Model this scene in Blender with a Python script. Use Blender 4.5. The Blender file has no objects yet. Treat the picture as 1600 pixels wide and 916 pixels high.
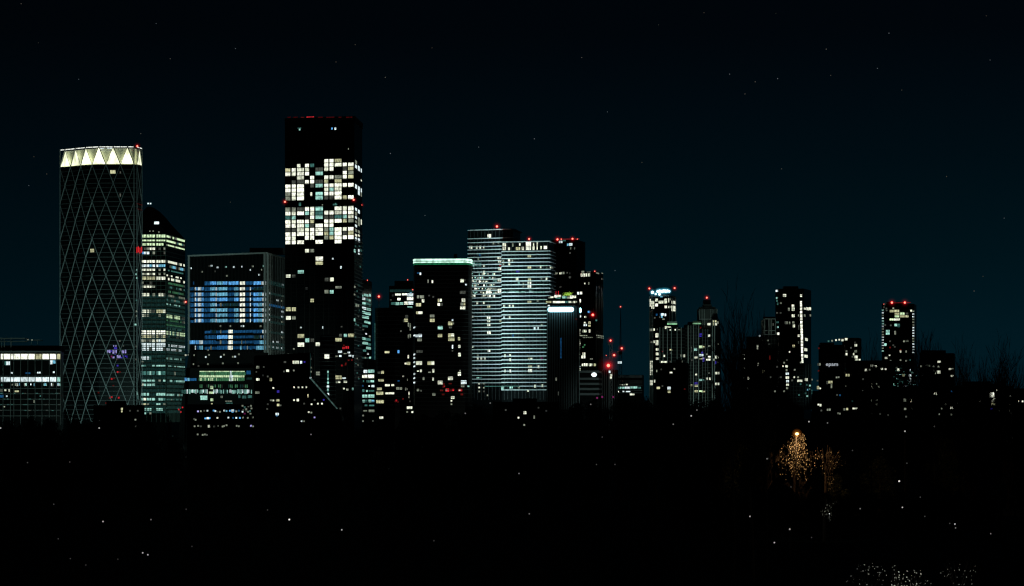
import bpy, math, random
from mathutils import Vector, Matrix
R = math.radians
random.seed(7)

# ------------------------------------------------------------------ camera, sky, exposure
F = 3884.0            # focal length in photo pixels (photo is 1600 wide)
CX, HY, CZ = 800.0, 640.0, 25.0
scn = bpy.context.scene
COL = scn.collection
cam = bpy.data.cameras.new('camera')
cam.sensor_width = 36.0
cam.lens = 36.0 * F / 1600.0
cam.shift_y = (HY - 458.0) / 1600.0
cam.clip_start, cam.clip_end = 1.0, 90000.0
cam_ob = bpy.data.objects.new('camera', cam)
cam_ob.location = (0, 0, CZ)
cam_ob.rotation_euler = (R(90), 0, 0)
COL.objects.link(cam_ob)
scn.camera = cam_ob

world = bpy.data.worlds.new('World')
scn.world = world
world.use_nodes = True
nt = world.node_tree
nt.nodes.clear()
wo = nt.nodes.new('ShaderNodeOutputWorld')
bg = nt.nodes.new('ShaderNodeBackground')
tc = nt.nodes.new('ShaderNodeTexCoord')
sx = nt.nodes.new('ShaderNodeSeparateXYZ')
rp = nt.nodes.new('ShaderNodeValToRGB')
nt.links.new(tc.outputs['Generated'], sx.inputs[0])
nt.links.new(sx.outputs['Z'], rp.inputs['Fac'])
els = rp.color_ramp.elements
SKY = [(0.0, (.0006, .0095, .0150)), (.03, (.0004, .0078, .0125)), (.06, (.0002, .0056, .0089)),
       (.10, (.0002, .0034, .0057)), (.15, (.0003, .0014, .0027)), (.30, (.0003, .0007, .0016))]
els[0].position, els[0].color = SKY[0][0], SKY[0][1] + (1,)
els[1].position, els[1].color = SKY[-1][0], SKY[-1][1] + (1,)
for p, c in SKY[1:-1]:
    e = els.new(p); e.color = c + (1,)
nt.links.new(rp.outputs['Color'], bg.inputs['Color'])
# the town's glow in the air is stronger towards the right
mr = nt.nodes.new('ShaderNodeMapRange')
mr.inputs['From Min'].default_value, mr.inputs['From Max'].default_value = -.21, .21
mr.inputs['To Min'].default_value, mr.inputs['To Max'].default_value = .78, 1.15
nt.links.new(sx.outputs['X'], mr.inputs['Value'])
nt.links.new(mr.outputs['Result'], bg.inputs['Strength'])
nt.links.new(bg.outputs[0], wo.inputs['Surface'])

scn.view_settings.view_transform = 'Standard'
scn.view_settings.look = 'None'
scn.view_settings.exposure = 0.0
scn.view_settings.gamma = 1.0
scn.view_settings.use_curve_mapping = False
scn.render.film_transparent = False
cy = scn.cycles
cy.max_bounces, cy.diffuse_bounces, cy.glossy_bounces, cy.transparent_max_bounces = 3, 1, 2, 20
cy.sample_clamp_indirect = 0.3
cy.use_denoising = True
cy.filter_width = 1.25
cy.caustics_reflective = cy.caustics_refractive = False

# ------------------------------------------------------------------ small helpers
def X(px, D): return (px - CX) / F * D
def Zt(py, D): return CZ + (HY - py) / F * D
def PT(px, py, D): return Vector((X(px, D), D, Zt(py, D)))

def terrain(y):
    pts = [(-400, 16), (-40, 21), (0, 23.2), (25, 20.5), (60, 15), (120, 10.6), (200, 7.6), (420, 7.0), (900, 2.2), (1300, 0.2), (1500, 0), (1e9, 0)]
    for (a, za), (b, zb) in zip(pts, pts[1:]):
        if y <= b:
            t = (y - a) / (b - a)
            return za + (zb - za) * t
    return 0

class MB:
    def __init__(s): s.v, s.f, s.m = [], [], []
    def add(s, vs, fs, mi=0):
        o = len(s.v); s.v += [tuple(p) for p in vs]
        s.f += [tuple(i + o for i in f) for f in fs]; s.m += [mi] * len(fs)
    def box(s, c, size, ang=0.0, mi=0):
        hx, hy, hz = size[0] / 2, size[1] / 2, size[2] / 2
        ca, sa = math.cos(ang), math.sin(ang)
        vs = []
        for dz in (-hz, hz):
            for dx, dy in ((-hx, -hy), (hx, -hy), (hx, hy), (-hx, hy)):
                vs.append((c[0] + dx * ca - dy * sa, c[1] + dx * sa + dy * ca, c[2] + dz))
        s.add(vs, [(3, 2, 1, 0), (4, 5, 6, 7), (0, 1, 5, 4), (1, 2, 6, 5), (2, 3, 7, 6), (3, 0, 4, 7)], mi)
    def prism(s, poly, z0, z1, mi=0):
        n = len(poly)
        vs = [(p[0], p[1], z0) for p in poly] + [(p[0], p[1], z1) for p in poly]
        fs = [tuple(range(n))[::-1], tuple(range(n, 2 * n))]
        fs += [(i, (i + 1) % n, n + (i + 1) % n, n + i) for i in range(n)]
        s.add(vs, fs, mi)
    def slab(s, prof, depth, mi=0):      # upright silhouette (x,y,z points) given thickness along +Y
        n = len(prof)
        vs = [tuple(p) for p in prof] + [(p[0], p[1] + depth, p[2]) for p in prof]
        fs = [tuple(range(n)), tuple(range(n, 2 * n))[::-1]]
        fs += [((i + 1) % n, i, n + i, n + (i + 1) % n) for i in range(n)]
        s.add(vs, fs, mi)
    def tube(s, p, q, r0, r1=None, n=5, mi=0):
        p, q = Vector(p), Vector(q)
        r1 = r0 if r1 is None else r1
        d = q - p
        if d.length < 1e-6: return
        d.normalize()
        u = d.cross(Vector((0, 0, 1)) if abs(d.z) < .95 else Vector((1, 0, 0))).normalized()
        w = d.cross(u)
        vs = []
        for c, r in ((p, r0), (q, r1)):
            for k in range(n):
                a = 2 * math.pi * k / n
                vs.append(c + u * (r * math.cos(a)) + w * (r * math.sin(a)))
        fs = [(k, (k + 1) % n, n + (k + 1) % n, n + k) for k in range(n)]
        fs += [tuple(range(n))[::-1], tuple(range(n, 2 * n))]
        s.add(vs, fs, mi)
    def ball(s, c, r, nu=10, nv=6, sc=(1, 1, 1), mi=0):
        vs = [(c[0], c[1], c[2] + r * sc[2])]
        for j in range(1, nv):
            t = math.pi * j / nv
            for i in range(nu):
                a = 2 * math.pi * i / nu
                vs.append((c[0] + r * sc[0] * math.sin(t) * math.cos(a), c[1] + r * sc[1] * math.sin(t) * math.sin(a), c[2] + r * sc[2] * math.cos(t)))
        vs.append((c[0], c[1], c[2] - r * sc[2]))
        fs = [(0, 1 + i, 1 + (i + 1) % nu) for i in range(nu)]
        for j in range(nv - 2):
            for i in range(nu):
                a, b = 1 + j * nu + i, 1 + j * nu + (i + 1) % nu
                fs.append((a, a + nu, b + nu, b))
        L = len(vs) - 1; o = 1 + (nv - 2) * nu
        fs += [(L, o + (i + 1) % nu, o + i) for i in range(nu)]
        s.add(vs, fs, mi)
    def build(s, name, mats, parent=None, off=(0, 0, 0), smooth=False):
        me = bpy.data.meshes.new(name)
        me.from_pydata([(v[0] - off[0], v[1] - off[1], v[2] - off[2]) for v in s.v], [], s.f)
        if not isinstance(mats, (list, tuple)): mats = [mats]
        for m in mats: me.materials.append(m)
        if len(mats) > 1: me.polygons.foreach_set('material_index', s.m)
        if smooth: me.polygons.foreach_set('use_smooth', [True] * len(me.polygons))
        me.update()
        o = bpy.data.objects.new(name, me)
        COL.objects.link(o)
        if parent: o.parent = parent
        return o

def tag(o, label=None, cat=None, group=None, kind=None):
    if label: o['label'] = label
    if cat: o['category'] = cat
    if group: o['group'] = group
    if kind: o['kind'] = kind
    return o
def empty(name, loc, label=None, cat=None, group=None, rz=0.0):
    o = bpy.data.objects.new(name, None)
    o.location = loc; o.rotation_euler = (0, 0, rz)
    COL.objects.link(o)
    return tag(o, label, cat, group)

# ------------------------------------------------------------------ materials
def surf(name, col, rough=.6, spec=.3, metal=0.0, var=.35, scale=.15):
    m = bpy.data.materials.new(name); m.use_nodes = True
    n = m.node_tree; b = n.nodes['Principled BSDF']
    b.inputs['Roughness'].default_value = rough
    b.inputs['Metallic'].default_value = metal
    b.inputs['Specular IOR Level'].default_value = spec
    t = n.nodes.new('ShaderNodeTexCoord'); nz = n.nodes.new('ShaderNodeTexNoise')
    nz.inputs['Scale'].default_value = scale; nz.inputs['Detail'].default_value = 5
    n.links.new(t.outputs['Object'], nz.inputs['Vector'])
    mx = n.nodes.new('ShaderNodeMix'); mx.data_type = 'RGBA'
    mx.inputs[6].default_value = tuple(c * (1 - var) for c in col) + (1,)
    mx.inputs[7].default_value = tuple(min(1, c * (1 + var)) for c in col) + (1,)
    n.links.new(nz.outputs['Fac'], mx.inputs[0])
    n.links.new(mx.outputs[2], b.inputs['Base Color'])
    return m

GLASS = surf('dark_glass', (.0035, .0050, .0055), .3, .06, 0, .3, .05)
GLASS_B = surf('brown_glass', (.0055, .0048, .0042), .3, .06, 0, .3, .05)
DARK = surf('dark_cladding', (.006, .0068, .0068), .8, .08, 0, .4, .1)
BRICK = surf('dark_brick', (.05, .036, .03), .85, .2, 0, .35, .3)
CONC = surf('pale_concrete', (.42, .43, .42), .8, .2, 0, .18, .12)
WHITE = surf('white_render', (.78, .80, .80), .7, .2, 0, .10, .1)
STEEL = surf('grey_steel', (.34, .36, .36), .45, .4, .2, .2, .3)
GREYP = surf('grey_panel', (.16, .17, .17), .6, .3, 0, .25, .2)
DIMP = surf('charcoal_panel', (.05, .053, .053), .6, .3, 0, .3, .2)
BARK = surf('bark', (.030, .024, .019), .9, .1, 0, .4, 1.0)
LEAF = surf('dark_foliage', (.035, .045, .022), .6, .3, 0, .5, .8)
GRASS = surf('night_grass', (.012, .018, .008), .95, .1, 0, .5, .2)
LAMPM = surf('lamp_post_metal', (.05, .05, .05), .5, .4, .5, .2, 1)

_em = {}
def emat(key, col, strength, light=False, vary=True, scale=.9):
    if key in _em: return _em[key]
    m = bpy.data.materials.new('glow_' + key); m.use_nodes = True
    n = m.node_tree; n.nodes.clear()
    out = n.nodes.new('ShaderNodeOutputMaterial'); e = n.nodes.new('ShaderNodeEmission')
    e.inputs['Color'].default_value = tuple(col) + (1,)
    if vary:            # what is inside the room: ceiling lamps, blinds, furniture
        g = n.nodes.new('ShaderNodeNewGeometry'); mp = n.nodes.new('ShaderNodeMapping')
        mp.inputs['Scale'].default_value = (1, 1, .55)
        nz = n.nodes.new('ShaderNodeTexNoise'); nz.inputs['Scale'].default_value = scale; nz.inputs['Detail'].default_value = 2
        oi = n.nodes.new('ShaderNodeObjectInfo')
        ra = n.nodes.new('ShaderNodeMapRange'); ra.inputs['From Min'].default_value = .32; ra.inputs['From Max'].default_value = .62
        ra.inputs['To Min'].default_value = .45 * strength; ra.inputs['To Max'].default_value = 1.2 * strength
        rb = n.nodes.new('ShaderNodeMapRange'); rb.inputs['To Min'].default_value = .72; rb.inputs['To Max'].default_value = 1.2
        mu = n.nodes.new('ShaderNodeMath'); mu.operation = 'MULTIPLY'
        n.links.new(g.outputs['Position'], mp.inputs['Vector']); n.links.new(mp.outputs[0], nz.inputs['Vector'])
        n.links.new(nz.outputs['Fac'], ra.inputs['Value']); n.links.new(oi.outputs['Random'], rb.inputs['Value'])
        n.links.new(ra.outputs[0], mu.inputs[0]); n.links.new(rb.outputs[0], mu.inputs[1])
        n.links.new(mu.outputs[0], e.inputs['Strength'])
    else:
        e.inputs['Strength'].default_value = strength
    n.links.new(e.outputs[0], out.inputs['Surface'])
    m.cycles.emission_sampling = 'AUTO' if light else 'NONE'
    _em[key] = m
    return m
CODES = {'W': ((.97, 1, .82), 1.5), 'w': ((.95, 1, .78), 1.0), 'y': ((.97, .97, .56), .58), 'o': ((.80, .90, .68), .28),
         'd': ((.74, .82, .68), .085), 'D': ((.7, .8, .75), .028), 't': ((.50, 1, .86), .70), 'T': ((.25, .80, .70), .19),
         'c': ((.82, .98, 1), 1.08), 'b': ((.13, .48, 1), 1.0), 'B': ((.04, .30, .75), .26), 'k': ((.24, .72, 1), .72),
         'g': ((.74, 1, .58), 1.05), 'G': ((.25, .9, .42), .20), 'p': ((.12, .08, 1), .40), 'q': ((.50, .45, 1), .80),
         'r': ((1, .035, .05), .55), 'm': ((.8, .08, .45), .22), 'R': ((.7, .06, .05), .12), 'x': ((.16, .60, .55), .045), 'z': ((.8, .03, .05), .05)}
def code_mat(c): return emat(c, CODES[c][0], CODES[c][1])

BEACON_CORE = emat('beacon_core', (1, .17, .11), 6.0, False, False)
def shell_mat(key, col, strength, mixf):
    m = bpy.data.materials.new(key); m.use_nodes = True
    n = m.node_tree; n.nodes.clear()
    out = n.nodes.new('ShaderNodeOutputMaterial'); e = n.nodes.new('ShaderNodeEmission'); t = n.nodes.new('ShaderNodeBsdfTransparent')
    e.inputs['Color'].default_value = tuple(col) + (1,); e.inputs['Strength'].default_value = strength
    mx = n.nodes.new('ShaderNodeMixShader'); mx.inputs[0].default_value = mixf
    n.links.new(t.outputs[0], mx.inputs[1]); n.links.new(e.outputs[0], mx.inputs[2]); n.links.new(mx.outputs[0], out.inputs['Surface'])
    m.cycles.emission_sampling = 'NONE'
    return m
BEACON_HALO = [shell_mat('red_halo_shell_%d' % k, (1, .012, .028), .8, m) for k, m in enumerate((.002, .005, .014, .04, .11, .24))]  # nested thin shells build the halo around each red lamp
CYAN_HALO = [shell_mat('cyan_halo_shell_%d' % k, (.10, .70, 1), .8, m) for k, m in enumerate((.02, .06, .16))]  # the cyan lamps' halo, built as faint emitting shells
CYAN_CORE = emat('cyan_core', (.75, .97, 1), 3.0, False, False)

# ------------------------------------------------------------------ window panes (shared unit meshes)
_unit = {}
def unit_window(n, rows, code):
    k = (n, rows, code)
    if k not in _unit:
        mb = MB(); gx, gz = (.10 if n > 1 else 0), (.12 if rows > 1 else 0)
        for i in range(n):
            for j in range(rows):
                w, h = (1 - gx * (n - 1) / n) / n, (1 - gz * (rows - 1) / rows) / rows
                cx = -0.5 + (i + .5) / n; cz = -0.5 + (j + .5) / rows
                mb.box((cx, 0, cz), (w if n > 1 else 1, 1, h if rows > 1 else 1))
        me = bpy.data.meshes.new('window')
        me.from_pydata(mb.v, [], mb.f); me.materials.append(code_mat(code)); me.update()
        _unit[k] = (me, mb)
    return _unit[k]

class Face:
    def __init__(s, a, b):
        s.a, s.b = a, b
        s.dx, s.dy = b[0] - a[0], b[1] - a[1]
        s.L = math.hypot(s.dx, s.dy); s.ang = math.atan2(s.dy, s.dx)
        s.n = (s.dy / s.L, -s.dx / s.L)
    def at(s, px, out=0.0):
        k = (px - CX) / F
        t = (k * s.a[1] - s.a[0]) / (s.dx - k * s.dy)
        return (s.a[0] + t * s.dx + s.n[0] * out, s.a[1] + t * s.dy + s.n[1] * out)

class Bld:
    def __init__(s, name, label, px, D, cat='building', group=None):
        s.o = empty(name, (X(px, D), D, 0), label, cat, group); s.off = tuple(s.o.location); s.win = []; s.D = D
    def mesh(s, name, mb, mats, label=None, smooth=False, parent=None):
        o = mb.build(name, mats, parent or s.o, s.off, smooth)
        if label: o['label'] = label
        return o
    def block(s, xl, xc, xr, ytop, dl, dr, D=None):
        """corner px positions and how far the two faces recede"""
        D = D or s.D
        C = (X(xc, D), D); L = (X(xl, D + dl), D + dl); Rr = (X(xr, D + dr), D + dr)
        Bk = (L[0] + Rr[0] - C[0], L[1] + Rr[1] - C[1])
        return [L, C, Rr, Bk], Face(L, C), Face(C, Rr), Zt(ytop, D)
    def w(s, face, x0, x1, y0, y1, code, n=None, rows=1, z=None, out=.06):
        a, b = face.at(x0, out), face.at(x1, out)
        mid = ((a[0] + b[0]) / 2, (a[1] + b[1]) / 2)
        D = mid[1] if z is None else z
        z1, z0 = Zt(y0, D), Zt(y1, D)
        if n is None: n = max(1, min(6, round((x1 - x0) / 3.6)))
        s.win.append((mid, (z0 + z1) / 2, math.hypot(b[0] - a[0], b[1] - a[1]), abs(z1 - z0), face.ang, code, n, rows, (x1 - x0) * (y1 - y0)))
    def ws(s, face, sc, ox, oy, items):
        for it in items:
            if len(it) == 3:                    # a small spot
                x, y, c = it; r = 1.25
                px, py = ox + x / sc, oy + y / sc
                f = face(px) if callable(face) else face
                s.w(f, px - r, px + r, py - r, py + r, c, 1)
            else:
                x0, y0, x1, y1, c = it
                xa, xb = ox + x0 / sc, ox + x1 / sc
                f = face((xa + xb) / 2) if callable(face) else face
                s.w(f, xa, xb, oy + y0 / sc, oy + y1 / sc, c)
    def slabs(s, mb, face, ys, hpx, out, D=None, x0=None, x1=None, mi=0):
        D = D or s.D
        a = face.at(x0, 0) if x0 is not None else face.a
        b = face.at(x1, 0) if x1 is not None else face.b
        L = math.hypot(b[0] - a[0], b[1] - a[1])
        for y in ys:
            c = ((a[0] + b[0]) / 2 + face.n[0] * out / 2, (a[1] + b[1]) / 2 + face.n[1] * out / 2, Zt(y, D))
            mb.box(c, (L, out, hpx / F * D), face.ang, mi)
    def fins(s, mb, face, xs, y0, y1, wpx, out, mi=0):
        for x in xs:
            p = face.at(x, out / 2); D = p[1]
            mb.box((p[0], p[1], (Zt(y0, s.D) + Zt(y1, s.D)) / 2), (wpx / F * D, out, abs(Zt(y0, s.D) - Zt(y1, s.D))), face.ang, mi)
    def beacon(s, px, py, D=None, r=1.5, mast=1.5, label=None):
        p = PT(px, py, D or s.D); off = s.off
        mb = MB(); mb.tube((p.x, p.y, p.z - r * .8 - mast), (p.x, p.y, p.z - r * .8), .14, .14, 5)
        b = mb.build('warning_beacon', LAMPM, s.o, off)
        if label: b['label'] = label
        mb = MB(); mb.ball(p, r * (.36 if r < 3 else .27), 10, 8); mb.build('bulb', BEACON_CORE, b, off)
        mb = MB()
        for k, q in enumerate((1.9, 1.5, 1.15, .88, .66, .48)): mb.ball(p, r * q, 14, 10, mi=k)
        mb.build('glow_globe', BEACON_HALO, b, off, True)
    def done(s):
        ws = sorted(s.win, key=lambda w: -w[8])
        for k, (mid, zc, wd, ht, ang, code, n, rows, _) in enumerate(ws[:100]):
            me, _m = unit_window(n, rows, code)
            o = bpy.data.objects.new('window', me)
            o.location = (mid[0] - s.off[0], mid[1] - s.off[1], zc - s.off[2])
            o.rotation_euler = (0, 0, ang); o.scale = (wd, .10, ht)
            o.parent = s.o; COL.objects.link(o)
        rest = ws[100:]
        if rest:
            mb = MB(); codes = []
            for mid, zc, wd, ht, ang, code, n, rows, _ in rest:
                if code not in codes: codes.append(code)
                um = unit_window(n, rows, code)[1]; ca, sa = math.cos(ang), math.sin(ang)
                vs = [(mid[0] + v[0] * wd * ca - v[1] * .1 * sa, mid[1] + v[0] * wd * sa + v[1] * .1 * ca, zc + v[2] * ht) for v in um.v]
                mb.add(vs, um.f, codes.index(code))
            o = mb.build('window', [code_mat(c) for c in codes], s.o, s.off)
            o['kind'] = 'stuff'

def frange(a, b, st):
    r = []
    while (st > 0 and a <= b + 1e-6) or (st < 0 and a >= b - 1e-6):
        r.append(a); a += st
    return r

def fill_lamp(px, D, tx, ty, TD, power, col=(.62, 1, .94), cone=24, z=5.0):
    """an unseen lamp added near a building to brighten its facade"""
    x = X(px, D); zb = terrain(D)
    o = empty('fill_lamp', (x, D, zb), 'unseen fill lamp on a short post, added to light a tower', 'fill_lamp', 'added fill lamps below the towers')
    mb = MB(); mb.tube((0, 0, 0), (0, 0, z - .5), .12, .09, 6); mb.box((0, 0, .1), (.5, .5, .2)); mb.build('post', LAMPM, o)  # post belongs to the added fill lamp
    mb = MB(); mb.box((0, 0, z - .35), (.9, .5, .5)); mb.box((0, .28, z - .1), (1.0, .06, .12)); mb.build('fill_lamp_housing', LAMPM, o)
    l = bpy.data.lights.new('fill_lamp_beam', 'SPOT'); l.energy = power; l.color = col
    l.spot_size = R(cone); l.spot_blend = .8; l.shadow_soft_size = .4
    lo = bpy.data.objects.new('fill_lamp_beam', l); lo.parent = o
    lo.location = (0, .5, z + .2)
    d = Vector((X(tx, TD) - x, TD - D - .5, Zt(ty, TD) - zb - z - .2))
    lo.rotation_euler = d.to_track_quat('-Z', 'Y').to_euler()
    COL.objects.link(lo)

# ------------------------------------------------------------------ ground
mb = MB()
ys = [-400, -40, 0, 25, 60, 120, 200, 300, 420, 600, 900, 1300, 1500, 3000, 8000, 40000]
xs = [-9000, -1500, -400, -200, -100, 0, 100, 200, 400, 1500, 9000]
for y in ys:
    for x in xs: mb.v.append((x * (1 if y < 5000 else 3), y, terrain(y) + (.4 * math.sin(x * .05 + y * .03) if 150 < y < 1200 and abs(x) < 900 else 0)))
n = len(xs)
for j in range(len(ys) - 1):
    for i in range(n - 1):
        mb.f.append((j * n + i, j * n + i + 1, (j + 1) * n + i + 1, (j + 1) * n + i)); mb.m.append(0)
tag(mb.build('ground', GRASS), 'dark ground sloping down from the viewpoint towards the city', 'ground', None, 'structure')

# ------------------------------------------------------------------ 1. low waterside office at the left edge
b = Bld('office_building', 'wide low glass office with a brightly lit top floor at the left edge', 30, 1560)
poly, f, sd, zt = b.block(-60, 95.5, 99, 549, 0, 40)
mb = MB(); mb.prism(poly, -1, zt); b.mesh('wall', mb, GLASS)
mb = MB(); b.slabs(mb, f, [549.6], 2.2, 1.0); b.slabs(mb, f, [562.5, 588, 597.5, 607, 615.5, 624, 632.5, 641, 650], .9, .7)
b.fins(mb, f, [-20, -9, 5, 16.6, 21.8, 32.5, 43.8, 55, 65.8, 77.2, 88.5, 94.8], 549, 665, .6, .8)
b.mesh('facade_grid', mb, GREYP)
mb = MB(); y0 = b.D + 6
mb.box((X(28, y0), y0 + 12, (Zt(540, y0) + zt) / 2), (X(92, y0) - X(-36, y0), 20, Zt(540, y0) - zt))
b.mesh('roof', mb, DARK)
mb = MB()
for x in (1.5, 6, 16.3): mb.box((X(x, y0 - 3), y0 - 1, (Zt(529, y0) + zt) / 2), (.5, 1, Zt(529, y0) - zt))
mb.box((X(-10, y0), y0 + 4, Zt(529, y0)), (X(40, y0) - X(-60, y0), 12, .7)); mb.box((X(3, y0), y0 + 3, Zt(533.5, y0)), (X(40, y0) - X(-34, y0), 11, .4))
mb.box((X(52, y0), y0 + 4, Zt(531.5, y0)), (X(63.5, y0) - X(41, y0), 10, .3)); mb.tube(PT(10, 528.5, y0), PT(10, 524.5, y0), .1)
for x in (47, 57): mb.box((X(x, y0), y0 + 4, (Zt(532, y0) + zt) / 2), (.3, .5, Zt(532, y0) - zt))
b.mesh('roof_pavilion', mb, GREYP)
cells = [(-150, -80), (-74, -10), (8, 33), (36, 99), (105, 128), (135, 195), (201, 264), (272, 332), (340, 397), (405, 467), (476, 536), (547, 575)]
for i, (a, c) in enumerate(cells):
    k = 'W' if i not in (8, 11) else 'y'
    b.w(f, a / 6.11, c / 6.11, 553.2, 561.4, k, max(1, round((c - a) / 30)))
    b.w(f, a / 6.11, c / 6.11, 589.6, 596.4, 'c' if i < 11 else 't', max(1, round((c - a) / 16)))
    if 4 < i < 12 and i != 8:
        for q in range(5):
            if random.random() < .6:
                xx = random.uniform(a, c - 8); b.w(f, xx / 6.11, (xx + random.uniform(5, 12)) / 6.11, 598.6 + random.random(), 602 + 1.8 * random.random(), random.choice('ckot'), 1)
b.ws(f, 6.11, 0, 510, [(60, 335, 95, 370, 'c'), (45, 335, 60, 370, 'T'), (480, 325, 502, 362, 'c'), (505, 325, 530, 355, 'k'), (105, 438, 121, 452, 'c'), (355, 435, 388, 450, 'c'),
    (505, 430, 521, 446, 'c'), (240, 440, 290, 455, 'B'), (42, 602, 60, 618, 'w'), (82, 600, 92, 625, 'w'), (140, 612, 180, 628, 'y'), (0, 600, 30, 625, 'd'), (0, 655, 35, 680, 'B'),
    (58, 660, 72, 674, 'c'), (10, 550, 22, 570, 'T'), (112, 550, 122, 565, 'o'), (262, 123, 272, 133, 'o'), (300, 125, 312, 135, 'o'), (35, 762, 48, 774, 'o'), (320, 705, 330, 730, 'o'), (380, 660, 390, 672, 'T')])
for yy in (615, 624, 632.5, 641.5):
    for q in range(9):
        xx = random.uniform(-10, 92); b.w(f, xx, xx + random.uniform(1.5, 5), yy - .8, yy + .6, random.choice('TxTd'), 1)
b.done()
fill_lamp(40, 1420, 40, 600, 1560, 120000, (.6, 1, .88), cone=40)

# ------------------------------------------------------------------ 2. round tower with the lattice of crossing beams
T = Bld('lattice_tower', 'rounded tower wrapped in crossing diagonal beams with a glowing white crown', 158, 1800, 'tower')
D0 = 1800.0
PB = [(95, 22.6), (103.1, 19.1), (111.6, 15.8), (118.8, 11.9), (127.3, 8.6), (134.5, 4.7), (144.3, 2.3), (154.2, 0), (165.3, 0), (176.4, 0), (187.6, 0), (198.7, 0), (208.6, 0), (213.2, 1.2), (217.3, 6), (221, 11.5)]
P = [(X(px, D0 + d), D0 + d) for px, d in PB]
back = [(X(219, D0 + 42), D0 + 42), (X(205, D0 + 56), D0 + 56), (X(120, D0 + 60), D0 + 60), (X(101, D0 + 44), D0 + 44)]
ring = P + back
cen = Vector((X(158, D0 + 28), D0 + 28))
def off_pt(p, o):
    v = Vector(p) - cen; v.normalize(); return (p[0] + v.x * o, p[1] + v.y * o)
lev = [229.0] + [257.4 + 28.9 * k for k in range(0, 15)]
zl = [Zt(y, D0) for y in lev]
mb = MB(); mb.prism(ring, -1, zl[1]); T.mesh('wall', mb, GLASS)
mb = MB()
nP = len(ring)
for j in range(1, len(zl) - 1):
    for q in range(4):
        z = zl[j] + (zl[j + 1] - zl[j]) * q / 4
        if z < 0: break
        for i in range(nP):
            a, c = off_pt(ring[i], .25), off_pt(ring[(i + 1) % nP], .25)
            mb.box(((a[0] + c[0]) / 2, (a[1] + c[1]) / 2, z), (math.hypot(c[0] - a[0], c[1] - a[1]), .5, .32 if q else .42), math.atan2(c[1] - a[1], c[0] - a[0]))
T.mesh('floor_bands', mb, surf('dull_panel', (.095, .10, .10), .6, .2))
mb = MB()
isA = lambda i: i % 2 == 1 if i < 13 else i == 14
for j in range(0, len(zl) - 1):
    for i in range(15):
        if i == 12: continue
        a, c = off_pt(P[i], .75), off_pt(P[i + 1], .75)
        up = (isA(i) and j % 2 == 0) or (not isA(i) and j % 2 == 1)
        if i >= 13: a, c = off_pt(P[i], .5), off_pt(P[i + 1], .5)
        r = .26 if i >= 12 else (.34 if up == (i >= 6) or i < 4 and not up else .19)  # thinner beams make one diagonal direction look dimmer
        if up: mb.tube((a[0], a[1], zl[j]), (c[0], c[1], zl[j + 1]), r, r, 6)
        else: mb.tube((a[0], a[1], zl[j + 1]), (c[0], c[1], zl[j]), r, r, 6)
for i in (0, 12, 13, 15):
    a = off_pt(P[i], .6); mb.tube((a[0], a[1], zl[0]), (a[0], a[1], -1), .28, .28, 6)
T.mesh('lattice', mb, STEEL)
# crown
CR = emat('crown_panel', (.95, 1, .66), 1.7, True, True, .25)  # panels emit in place of floodlighting from below
CRIM = emat('crown_rim', (.95, 1, .9), 1.0, False)
inner = [off_pt(p, -2.4) for p in ring]
mb = MB(); mb.prism(inner, zl[1] - .5, zl[0] - 1.2); T.mesh('crown_core', mb, surf('crown_louvre', (.82, .85, .62), .7, .2, 0, .25, .6))
for i in range(16):
    if not isA(i): continue
    mb = MB(); zb, zh = zl[1] + .6, zl[0] - 1.0
    for k in (i - 1, i + 1):
        if 0 <= k < 16 and not (i == 14 and k == 12):
            a, c = off_pt(P[k], .1), off_pt(P[i], .1)
            vs = [(a[0], a[1], zb), (c[0], c[1], zb), (c[0], c[1], zh)]
            v2 = [(q[0], q[1] + .12, q[2]) for q in vs]
            mb.add(vs + v2, [(0, 1, 2), (5, 4, 3), (0, 3, 4, 1), (1, 4, 5, 2), (2, 5, 3, 0)])
    T.mesh('crown_panel', mb, CR)
mb = MB()
for i in range(15):
    if i == 12: continue
    a, c = off_pt(P[i], .2), off_pt(P[i + 1], .2)
    mb.box(((a[0] + c[0]) / 2, (a[1] + c[1]) / 2, zl[0] - .3), (math.hypot(c[0] - a[0], c[1] - a[1]) * .9, .3, .55), math.atan2(c[1] - a[1], c[0] - a[0]))
T.mesh('crown_rim', mb, CRIM)
mb = MB()
for i in range(nP):
    a, c = off_pt(ring[i], .2), off_pt(ring[(i + 1) % nP], .2)
    mb.box(((a[0] + c[0]) / 2, (a[1] + c[1]) / 2, zl[0] + .25), (math.hypot(c[0] - a[0], c[1] - a[1]), .5, .4), math.atan2(c[1] - a[1], c[0] - a[0]))
T.mesh('parapet', mb, DIMP)
FF = Face(P[7], P[12]); FR = Face(P[13], P[15]); F6 = Face(P[5], P[6])
CW = [(155, 231.5, 163, 233, 'c'), (168, 231, 176, 232.5, 'c'), (157, 234.5, 162, 236, 'o'), (168, 234.5, 175, 236, 'o')]
for a, y, c, y2, k in CW: T.w(FF, a, c, y, y2, k, 3, out=.3)
T.ws(FF, 7.636, 90, 220, [(628, 352, 692, 398, 'y'), (742, 365, 756, 395, 'd'), (740, 630, 756, 674, 'd')])
T.w(F6, 141, 147, 389, 394.3, 'y', 2)
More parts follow.
